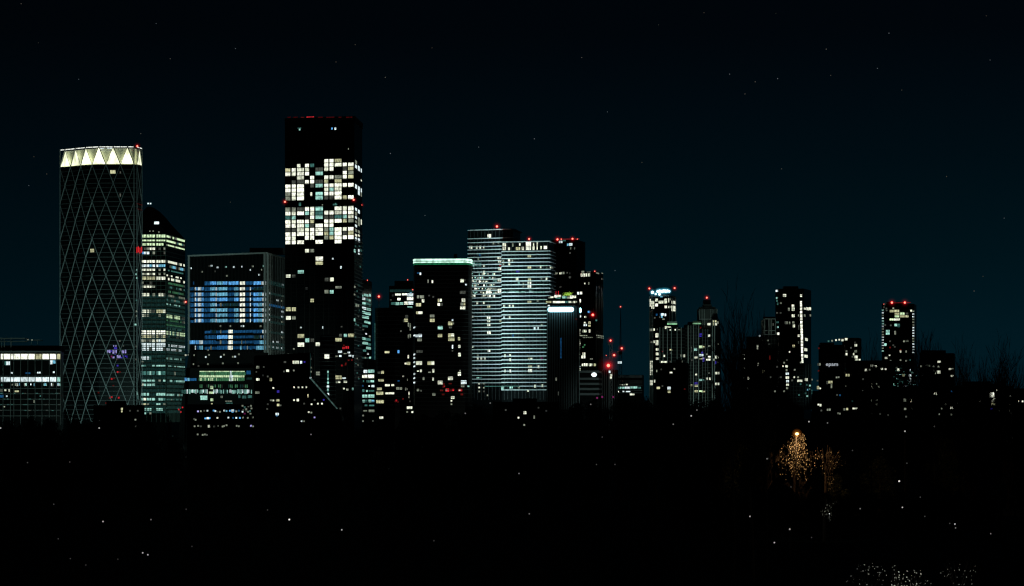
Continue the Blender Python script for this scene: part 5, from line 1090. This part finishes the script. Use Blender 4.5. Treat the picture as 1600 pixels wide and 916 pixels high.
# ------------------------------------------------------------------ 17. low things on the near bank at the left
b = Bld('apartment_block', 'low waterside block dotted with white and blue windows under the blue lit office', 348, 1180)
poly, f, sd, zt = b.block(292, 400, 404, 632, 2, 16); mb = MB(); mb.prism(poly, 0, zt); b.mesh('wall', mb, DARK)
mb = MB(); b.slabs(mb, f, [636.5, 648, 660, 672.5, 684], .7, .5); b.mesh('floor_bands', mb, DIMP)
S2 = 6.1
b.ws(f, S2, 270, 540, [(x, y, c) for x, y, c in [(240, 628, 'q'), (268, 626, 'o'), (300, 622, 'd'), (330, 622, 'c'), (390, 620, 'b'), (405, 625, 'c'), (425, 632, 'd'), (450, 632, 'o'), (490, 620, 'c'), (512, 625, 'k'), (545, 622, 'b'), (590, 622, 'B'), (605, 628, 'o'), (630, 622, 'B'), (665, 632, 'c'), (685, 650, 'm'), (700, 620, 'd'), (718, 632, 'o'), (735, 625, 'T'),
    (205, 700, 'd'), (218, 708, 'o'), (310, 695, 'b'), (350, 692, 'b'), (425, 690, 'w'), (530, 688, 'c'), (605, 690, 'c'), (640, 690, 'b'), (672, 688, 'o'), (715, 690, 'o'), (762, 685, 'o'), (575, 690, 'B'), (208, 770, 'o'), (242, 766, 'o'), (268, 770, 'd'), (395, 772, 'd'), (427, 765, 'o'), (475, 772, 'o'), (488, 768, 'o'), (512, 760, 'o'), (610, 766, 'o'), (630, 770, 'o'), (745, 765, 'q'), (765, 770, 'o'),
    (238, 848, 'o'), (285, 852, 'o'), (305, 848, 'o'), (325, 852, 'd'), (665, 575, 'o'), (685, 590, 'T'), (700, 605, 'o'), (720, 585, 'd'), (745, 575, 'o'), (750, 600, 'o'), (672, 615, 'd'), (740, 650, 'o')]] + [(322, 684, 345, 702, 'c'), (558, 610, 582, 630, 'c'), (335, 758, 355, 782, 'w'), (560, 632, 580, 640, 'b')])
b.done()
for x, y in ((285.2, 636.8), (279.5, 640), (282.5, 644), (309, 645)):
    p = PT(x, y, 1480); o = empty('quay_lamp', (p.x, p.y, 0), 'small red lamp in the trees left of the low waterside block', 'lamp', 'red lamps by the waterside')
    mb = MB(); mb.tube((0, 0, 0), (0, 0, p.z - .4), .12, .08, 5); mb.build('post', LAMPM, o); mb = MB(); mb.ball((0, 0, p.z), .5, 8, 6); mb.build('glow_globe', code_mat('r'), o)
b = Bld('boathouse', 'flat black building with one small warm window at the foot of the lattice tower', 186, 1250)
poly, f, sd, zt = b.block(146, 222, 226, 633, 2, 16); mb = MB(); mb.prism(poly, 0, zt); mb.box((X(178, 1250), 1258, zt + .9), (9, 8, 2.2)); b.mesh('wall', mb, DARK)
b.ws(f, 5.386, 90, 500, [(533, 740, 548, 758, 'y'), (535, 762, 546, 778, 'y'), (610, 765, 'd'), (675, 765, 'd'), (655, 840, 'o'), (655, 895, 'd'), (350, 850, 'D')]); b.done()
b = Bld('apartment_block', 'low black block with a tight cluster of white windows below the shorter white balcony tower', 830, 1020)
poly, f, sd, zt = b.block(770, 870, 874, 628, 2, 14); mb = MB(); mb.prism(poly, 0, zt); mb.box((X(820, 1020), 1028, zt + .6), (10, 6, 1.6)); b.mesh('wall', mb, DARK)
S5b = 2.898
b.ws(f, S5b, 550, 600, [(777, 124, 789, 130, 'w'), (776, 131, 790, 137, 'W'), (754, 153, 'w'), (780, 186, 'o'), (822, 143, 828, 158, 'o'), (845, 108, 'd'), (696, 118, 'd'), (880, 122, 'D')]); b.done()

# ------------------------------------------------------------------ 18. trees
def make_bare(seed, spread, up, levels=4, twig=.035, vase=False):
    """unit tree one metre... built 10 m tall: trunk mesh and branch mesh"""
    rnd = random.Random(seed); tr, cr = MB(), MB()
    def grow(p, d, ln, r, lv):
        segs = 3 if lv < 2 else 2
        pts = [p]
        for k in range(segs):
            d = (d + Vector((rnd.gauss(0, .19 if vase and lv else .11), rnd.gauss(0, .19 if vase and lv else .11), up * .10))).normalized()
            pts.append(pts[-1] + d * ln / segs)
        for k in range(segs):
            ra, rb = r * (1 - .55 * k / segs), r * (1 - .55 * (k + 1) / segs)
            (tr if lv == 0 else cr).tube(pts[k], pts[k + 1], ra, rb, 6 if lv == 0 else 4 if lv < 3 else 3)
        if lv >= levels: return
        nch = (12, 7, 5, 3)[lv] if vase else (9, 6, 5, 4)[lv]
        for q in range(nch):
            t = rnd.uniform((.22 if lv else .60) if vase else (.28 if lv else .22), 1.0) if q else 1.0
            i = min(segs - 1, int(t * segs)); base = pts[i].lerp(pts[i + 1], t * segs - i)
            a = rnd.uniform(0, 2 * math.pi); tilt = rnd.uniform(.25, .75) * spread
            ref = Vector((math.cos(a), math.sin(a), 0)); nd = (d * math.cos(tilt) + ref * math.sin(tilt)).normalized()
            grow(base, nd, ln * (rnd.uniform(.34, .55) if vase and lv == 0 else rnd.uniform(.42, .66) if vase else rnd.uniform(.36, .58) * (1 if lv else .9)), max(twig * .35, r * .42), lv + 1)
    grow(Vector((0, 0, 0)), Vector((0, 0, 1)), 6.4, .17, 0)
    h = sorted(v[2] for v in cr.v)[int(len(cr.v) * (.993 if vase else 1)) - 1]
    for m in (tr, cr): m.v = [(v[0] * 10 / h, v[1] * 10 / h, v[2] * 10 / h) for v in m.v]
    return tr, cr
def make_leafy(seed, wide):
    rnd = random.Random(seed); tr, cr = MB(), MB()
    tr.tube((0, 0, 0), (.1, 0, 3), .26, .2, 7); tr.tube((.1, 0, 3), (0, .1, 8), .2, .05, 6)
    lob = []
    for k in range(13):
        a = rnd.uniform(0, 6.28); z = rnd.uniform(2.2, 8.6); rad = wide * (1 - abs(z - 5) / 6.5)
        c = Vector((math.cos(a) * rad * rnd.uniform(.2, .8), math.sin(a) * rad * rnd.uniform(.2, .8), z)); lob.append((c, rnd.uniform(.9, 1.6)))
        tr.tube((0, 0, z * .6), c, .08, .03, 4)
    lob.append((Vector((0, 0, 8.9)), 1.0))
    for c, r in lob:
        for q in range(170):
            v = Vector((rnd.gauss(0, 1), rnd.gauss(0, 1), rnd.gauss(0, .9))); v = v.normalized() * r * rnd.random() ** .4
            p = c + v; s = rnd.uniform(.09, .22)
            u = Vector((rnd.gauss(0, 1), rnd.gauss(0, 1), rnd.gauss(0, 1))).normalized(); w = u.cross(Vector((rnd.random(), rnd.random(), rnd.random() + .1))).normalized()
            cr.add([p + u * s, p + w * s * .6, p - u * s, p - w * s * .6], [(0, 1, 2, 3)])
    h = max(v[2] for v in cr.v)
    for m in (tr, cr): m.v = [(v[0] * 10 / h, v[1] * 10 / h, v[2] * 10 / h) for v in m.v]
    return tr, cr
def to_mesh(mb, name, mat):
    me = bpy.data.meshes.new(name); me.from_pydata(mb.v, [], mb.f); me.materials.append(mat); me.update(); return me
FINE = [(to_mesh(t, 'trunk', BARK), to_mesh(c, 'crown', BARK)) for t, c in (make_bare(31, 1.0, .9, 4, .06, True), make_bare(32, 1.1, .8, 4, .06, True), make_bare(33, .95, 1.0, 4, .06, True))]
BARE = [(to_mesh(t, 'trunk', BARK), to_mesh(c, 'crown', BARK)) for t, c in (make_bare(1, .9, 1.0), make_bare(2, .8, 1.2), make_bare(5, 1.0, .8))]
SLIM = [(to_mesh(t, 'trunk', BARK), to_mesh(c, 'crown', BARK)) for t, c in (make_bare(11, .52, 2.2, 4, .05), make_bare(12, .6, 2.0, 4, .05), make_bare(13, .48, 2.4, 4, .05))]
LEAFY = [(to_mesh(t, 'trunk', BARK), to_mesh(c, 'crown', LEAF)) for t, c in (make_leafy(21, 2.9), make_leafy(22, 2.4), make_leafy(23, 3.3))]
def tree(name, proto, x, D, ztop, wide, label, group=None, cat='tree', rz=0):
    zb = terrain(D) - .2; s = (ztop - zb) / 10
    o = empty(name, (x, D, zb), label, cat, group, rz); o.scale = (s * wide, s * wide, s)
    for me in proto:
        c = bpy.data.objects.new(me.name.split('.')[0], me); c.parent = o; COL.objects.link(c)
    return o
PROF = [(-60, 648), (140, 650), (150, 648), (230, 652), (285, 690), (400, 692), (412, 668), (480, 662), (600, 656), (640, 648), (730, 634), (745, 626), (762, 640), (770, 672), (868, 672), (875, 628), (905, 624), (955, 615), (1010, 615), (1060, 617), (1150, 617), (1200, 630), (1262, 650), (1300, 662), (1380, 666), (1420, 668), (1500, 662), (1540, 670), (1600, 670), (1700, 668)]
def prof(px):
    for (a, ya), (c, yc) in zip(PROF, PROF[1:]):
        if px <= c: return ya + (yc - ya) * (px - a) / (c - a)
    return 668
rnd = random.Random(99)
for D, add0, add1, step, mixl in [(1120, 2, 12, 30, .6), (900, 0, 10, 31, .65), (720, 0, 9, 36, .7), (600, 4, 18, 42, .7), (500, 16, 48, 52, .6), (440, 40, 85, 62, .5)]:
    px = -30 + rnd.uniform(0, 20)
    while px < 1640:
        y = prof(px) + rnd.uniform(add0, add1)
        if D < 560 and 1190 < px < 1340: y = max(y, 700 if D == 500 else 740)
        if D == 1120 and 280 < px < 405: px += step; continue
        D_ = D + rnd.uniform(-35, 35); leafy = rnd.random() < mixl
        zt = Zt(y, D_); 
        if zt - terrain(D_) > 3:
            w = min(1.3, max(.55, 1.0 * (step / F * D * 1.5) / ((zt - terrain(D_)) * .62)))
            tree('dense_tree' if leafy else 'bare_tree', rnd.choice(LEAFY if leafy else BARE), X(px, D_), D_, zt, w * rnd.uniform(.9, 1.15),
                 'dark dense tree in the black belt of trees below the skyline' if leafy else 'dark leafless tree in the black belt of trees below the skyline',
                 'dense trees in the black tree belt' if leafy else 'leafless trees in the black tree belt', rz=rnd.uniform(0, 6.28))
        px += step * rnd.uniform(.8, 1.25)
# bare trees that stand against the sky on the right
for k, (px, ytop, D, wide, lab) in enumerate([
    (1147, 506, 255, 0.30, 'faint leafless tree against the sky left of the framed top block'),
    (1178, 474, 250, 0.36, 'tallest leafless tree rising above the framed top block'),
    (1199, 492, 262, 0.20, 'thin leafless tree before the left edge of the stair line tower'),
    (1362, 540, 330, 0.34, 'leafless tree between the lettered sign block and the red topped tower'),
    (1444, 534, 335, 0.36, 'leafless tree directly right of the red topped tower'),
    (1466, 523, 345, 0.50, 'tall bushy leafless tree over the brown block'),
    (1500, 556, 350, 0.34, 'short leafless tree right of the brown block'),
    (1521, 549, 340, 0.36, 'leafless tree with a clump of twigs at its tip right of the brown block'),
    (1547, 562, 350, 0.30, 'slender leafless tree left of the tallest right edge tree'),
    (1564, 542, 345, 0.46, 'tallest leafless tree near the right edge'),
    (1598, 556, 340, 0.44, 'leafless tree cut by the right edge of the photo'),
    (1131, 596, 300, 0.22, 'small leafless tree at the foot of the ribbed pale block')]):
    tree('bare_tree', FINE[k % 3], X(px, D), D, Zt(ytop, D), wide, lab, rz=k * 2.1)
for k, (px, ytop, D) in enumerate([(20, 640, 700), (60, 634, 720), (112, 628, 690), (262, 636, 700), (330, 640, 720), (384, 634, 690)]):
    tree('bare_tree', SLIM[k % 3], X(px, D), D, Zt(ytop, D), .8, 'thin leafless tree before the lit bases of the left towers', 'leafless trees before the left towers', rz=k)

px = 1090
while px < 1560:
    tree('dense_bush', rnd.choice(LEAFY), X(px + 8, 401), 401 + rnd.uniform(-2, 2), terrain(401) + rnd.uniform(4.2, 6.0), 1.2, 'broad dark bush in the unlit row before the orange lit trees', 'dark bushes before the orange lit trees', 'bush', rnd.uniform(0, 6)).location.z -= 1.3
    tree('dense_bush', rnd.choice(LEAFY), X(px, 408), 408 + rnd.uniform(-3, 3), terrain(408) + rnd.uniform(4.8, 6.4), 1.15, 'broad dark bush in the unlit row before the orange lit trees', 'dark bushes before the orange lit trees', 'bush', rnd.uniform(0, 6)).location.z -= 1.3
    px += rnd.uniform(15, 22)
# ------------------------------------------------------------------ 19. orange street lamp with the tree it lights
LD = 420.0
p = PT(1244, 680, LD); zb = terrain(LD)
o = empty('street_lamp', (p.x, LD, zb), 'street lamp glowing orange above a sparkling tree', 'street lamp')
mb = MB(); mb.tube((0, 0, 0), (0, 0, p.z - zb + .4), .11, .07, 8); mb.tube((0, 0, p.z - zb + .4), (.0, -.9, p.z - zb + .55), .06, .05, 6); mb.build('post', LAMPM, o)
mb = MB(); mb.box((0, -1.2, p.z - zb + .52), (.35, .9, .16)); mb.build('lamp_head', LAMPM, o)
mb = MB(); mb.ball((0, -1.2, p.z - zb + .22), .30, 12, 8, (1, 1.2, .75)); mb.build('lamp_glass', emat('sodium', (1, .55, .16), 9.0, False, False), o)
mb = MB()
for k, q in enumerate((.85, .65, .48, .36)): mb.ball((0, -1.2, p.z - zb + .22), q, 14, 10, mi=k)
mb.build('lamp_halo', [shell_mat('amber_halo_%d' % k, (1, .30, .04), .9, m) for k, m in enumerate((.015, .035, .08, .18))], o, smooth=True)  # faint amber shells imitate the halo around the lamp
l = bpy.data.lights.new('sodium_light', 'SPOT'); l.energy = 7000; l.color = (1, .55, .24); l.shadow_soft_size = .25; l.spot_size = R(110); l.spot_blend = .6
lo = bpy.data.objects.new('sodium_light', l); lo.parent = o; lo.location = (0, -1.6, p.z - zb + .1); lo.rotation_euler = Vector((.40, 1, -.55)).to_track_quat('-Z', 'Y').to_euler(); COL.objects.link(lo)

GLOSS = surf('glossy_leaf', (.42, .40, .30), .3, .6, 0, .5, 2.0)
GLINT = surf('waxy_leaf', (.75, .76, .66), .3, .6, 0, .3, 2.0)
def sparkle_tree(label, px, D, ytop, ybot, strands, seed, leaf=.11, name='weeping_tree'):
    """hanging twigs with small glossy leaves"""
    rnd = random.Random(seed); zb = terrain(D)
    o = empty(name, (X(px, D), D, zb), label, 'tree'); off = tuple(o.location)
    tr, cr, tw = MB(), MB(), MB()
    top = Zt(ytop, D)
    tr.tube((X(px, D), D + 1.5, zb), (X(px, D), D + 1.4, zb + (top - zb) * .6), .3, .2, 8)
    tr.tube((X(px, D), D + 1.4, zb + (top - zb) * .6), (X(px + 3, D), D + 1.2, top), .2, .05, 6)
    for sxp, y0, y1, dens in strands:
        x = X(sxp, D) + rnd.gauss(0, .12); y = D + rnd.uniform(-1.6, 1.6); z0, z1 = Zt(y0, D), Zt(y1, D)
        tr.tube((X(px, D), D + 1.3, zb + (top - zb) * rnd.uniform(.55, .9)), (x, y, z0), .06, .03, 4)
        z = z0; xx = x
        while z > z1:
            nx = xx + rnd.gauss(0, .05); nz = z - .5
            tw.tube((xx, y, z), (nx, y, nz), .012, .012, 3)
            for q in range(dens):
                c = Vector((xx + rnd.gauss(0, .16), y + rnd.gauss(0, .2), z - rnd.random() * .5)); s = leaf * rnd.uniform(.6, 1.3)
                u = Vector((rnd.gauss(0, .5), rnd.gauss(0, .5), 1)).normalized(); w = u.cross(Vector((rnd.gauss(0, 1), rnd.gauss(0, 1), .1))).normalized()
                cr.add([c + u * s, c + w * s * .5, c - u * s, c - w * s * .5], [(0, 1, 2, 3)])
            z, xx = nz, nx
    t = tr.build('trunk', BARK, o, off); tw.build('branches', BARK, t, off); cr.build('crown', GLOSS, o, off)
rs = random.Random(5)
st = []
for k in range(26): x = rs.gauss(1243, 6); st.append((x, 676 + abs(x - 1243) * 1.1 + rs.uniform(0, 16) * (k % 3 > 0), rs.uniform(708, 748), 2))
for k in range(22): x = rs.uniform(1214, 1268); st.append((x, rs.uniform(692, 722), rs.uniform(724, 752), 1))
for k in range(3): st.append((1252.5 + rs.gauss(0, .5), 678, 700, 8))
sparkle_tree('hanging twigs of a tree lit orange close below the street lamp', 1243, 423, 678, 750, st, 31)
st = []
for k in range(34): x = rs.uniform(1266, 1318); st.append((x, 694 + abs(x - 1288) * .4 + rs.uniform(0, 20), rs.uniform(712, 742), 1))
for k in range(5): st.append((rs.gauss(1299, 2), 745, 767, 3))
sparkle_tree('sparkling tree right of the orange street lamp, its twigs half lit', 1292, 421, 696, 765, st, 32)
st = [(rs.gauss(1211, 1.5), 672, 694, 3) for k in range(4)]
sparkle_tree('narrow tree lit faintly left of the orange street lamp', 1211, 420, 668, 694, st, 33)
st = [(rs.gauss(1289, 6), rs.uniform(782, 795), rs.uniform(800, 812), 2) for k in range(9)] + [(rs.gauss(1308, 4), 783, 786, 2) for k in range(2)]
sparkle_tree('small bush with white glints below the orange lit trees', 1290, 330, 780, 815, st, 34, .10, 'weeping_bush')
def park_lamp(px, py, D, col, power, label):
    p = PT(px, py, D); zb = terrain(D); o = empty('park_lamp', (p.x, D, zb), label, 'lamp')
    mb = MB(); mb.tube((0, 0, 0), (0, 0, p.z - zb), .05, .04, 6); mb.build('post', LAMPM, o); mb = MB(); mb.ball((0, 0, p.z - zb), .06, 8, 6); mb.build('glow_globe', emat('park_globe', (.95, 1, .95), 1.2, False, False), o)
    l = bpy.data.lights.new('park_light', 'SPOT'); l.spot_size = R(110); l.spot_blend = .5; l.energy = power; l.color = col; l.shadow_soft_size = .08
    lo = bpy.data.objects.new('park_light', l); lo.parent = o; lo.location = (0, -1.2, p.z - zb + .2); lo.rotation_euler = (R(98), 0, 0); COL.objects.link(lo)
park_lamp(1296, 803, 327, (.92, 1, .98), 90, 'tiny white lamp among the glinting bush below the orange lit trees')

# glossy shrubs with white glints at the lower right
def shrub(label, px, D, ytop, wpx, n, seed, leaf=.055):
    rnd = random.Random(seed); zb = terrain(D) - .1; o = empty('shrub', (X(px, D), D, zb), label, 'shrub'); off = tuple(o.location)
    tr, cr = MB(), MB(); W = wpx / F * D / 2; H = Zt(ytop, D) - zb
    for k in range(9):
        a = rnd.uniform(0, 6.28); e = Vector((X(px, D) + math.cos(a) * W * .7, D + math.sin(a) * .8, zb + H * rnd.uniform(.6, .95))); tr.tube((X(px, D) + math.cos(a) * .15, D, zb), e, .012, .006, 4)
    for k in range(n):
        v = Vector((rnd.gauss(0, 1), rnd.gauss(0, .6), rnd.gauss(0, 1))).normalized() * rnd.random() ** .45
        c = Vector((X(px, D) + v.x * W, D + v.y * 1.2, zb + H * (.5 + .5 * v.z))); s = leaf * rnd.uniform(.6, 1.5)
        u = Vector((rnd.gauss(0, 1), rnd.gauss(0, 1), rnd.gauss(0, 1))).normalized(); w = u.cross(Vector((rnd.gauss(0, 1), rnd.gauss(0, 1), .1))).normalized()
        cr.add([c + u * s, c + w * s * .6, c - u * s, c - w * s * .6], [(0, 1, 2, 3)])
    tr.build('stem', BARK, o, off); cr.build('foliage', GLINT, o, off)
shrub('rounded shrub with bright white glints at the bottom right of the frame', 1424, 232, 889, 70, 110, 41, .075)
shrub('low shrub with dim white glints left of the brightest shrub at the bottom edge', 1356, 234, 877, 70, 60, 42, .07)
shrub('sparse shrub with white glints right of the brightest shrub at the bottom edge', 1498, 236, 869, 60, 45, 43, .07)
shrub('thin upright shrub tip catching white light above the brightest shrub', 1398, 231, 876, 10, 16, 44, .08)
park_lamp(1432, 921, 229, (.95, 1, .9), 230, 'small white lamp at the bottom edge before the brightest shrub')
park_lamp(1352, 925, 231, (.95, 1, .95), 90, 'small white lamp at the bottom edge before the dim left shrub')
park_lamp(1500, 922, 233, (.95, 1, .95), 110, 'small white lamp at the bottom edge before the sparse right shrub')

# ------------------------------------------------------------------ 20. stray bright dots drawn as added lamps in the dark foreground
pts = [(43, 723, 'd'), (109, 722, 'd'), (84, 788, 'd'), (161, 815, 'w'), (236, 812, 'o'), (91, 842, 'd'), (223, 864, 'w'), (231, 867, 'w'), (184, 874, 'd'), (300, 854, 'd'), (452, 812, 'W'), (534, 828, 'w'), (418, 797, 'd'), (291, 796, 'd'), (134, 883, 'd'), (110, 873, 'd'),
       (155, 669, 'w'), (.8, 669, 'w'), (486, 679, 'o'), (1052, 663, 'o'), (923, 632, 'o'), (1080, 650, 'w'), (1089, 641, 'o'), (941, 683, 'd'), (932, 726, 'd'), (961, 726, 'd'), (811, 740, 'o'), (827, 803, 'o'), (678, 845, 'd'), (766, 630, 'o'), (727, 646, 'o'),
       (1199, 717, 'w'), (1236, 761, 'd'), (1172, 807, 'w'), (1234, 827, 'w'), (1210, 848, 'w'), (1405, 752, 'W'), (1410, 793, 'w'), (1344, 795, 'o'), (1438, 777, 'd'), (1445, 807, 'd'), (1484, 818, 'd'), (1492, 819, 'w'), (1493, 825, 'o'), (1548, 834, 'o'), (1414, 674, 'w'), (1460, 667, 'w'), (1293, 661, 'o'), (1264, 659, 'w'), (1379, 702, 'd'), (1268, 840, 'd'), (1332, 704, 'd'), (1417, 724, 'd')]
proto = {}
for x, y, c in pts:
    D = 411 if 1180 < x < 1360 and y < 720 else 430 if y < 700 else 380 if y < 760 else 300 if y < 850 else 250
    p = PT(x, y, D); zb = terrain(D); r = {'W': .11, 'w': .095, 'o': .085, 'd': .08}[c] * D / 300
    o = empty('stray_dot', (p.x, D, zb), 'tiny added lamp for a stray pale dot in the black foreground', 'stray_dot', 'stray bright dots over the dark foreground')
    h = max(.5, p.z - zb)
    mb = MB(); mb.tube((0, 0, 0), (0, 0, h), .03, .025, 5); mb.build('post', LAMPM, o)  # post added to carry the stray dot
    mb = MB(); mb.ball((0, 0, h), r, 8, 6); mb.build('glow_globe', emat('stray_dot_' + c, (.97, .97, .92), {'W': .8, 'w': .38, 'o': .14, 'd': .045}[c], False, False), o)

# ------------------------------------------------------------------ 21. stars
stars = [(33, 6), (60, 67), (244, 37), (266, 92), (368, 76), (123, 124), (555, 70), (525, 97), (675, 75), (602, 121), (748, 230), (53, 245), (73, 272), (45, 290), (220, 209), (1029, 39), (909, 90), (949, 175), (1140, 116), (1164, 147), (1180, 128), (1215, 123), (1298, 118), (1291, 77), (1371, 107), (1389, 52), (1409, 141),
         (1541, 25), (1547, 94), (1569, 341), (1479, 276), (1536, 432), (1221, 264), (1003, 254), (961, 423), (835, 217), (664, 337), (1522, 455), (1100, 20), (1212, 21), (360, 316), (610, 240)]
rnd = random.Random(8)
mb = MB(); mb.ball((0, 0, 0), 1, 8, 6)
sm = [to_mesh(mb, 'star', emat('star%d' % k, c, s, False, False)) for k, (c, s) in enumerate([((1, .85, .7), .10), ((1, .75, .55), .07), ((.85, .9, 1), .13)])]
for x, y in stars:
    s = bpy.data.objects.new('star', rnd.choice(sm)); s.location = PT(x, y, 20000); r = rnd.uniform(2.8, 4.0); s.scale = (r, r, r); COL.objects.link(s)
    tag(s, 'faint star in the dark night sky', 'star', 'stars in the night sky')
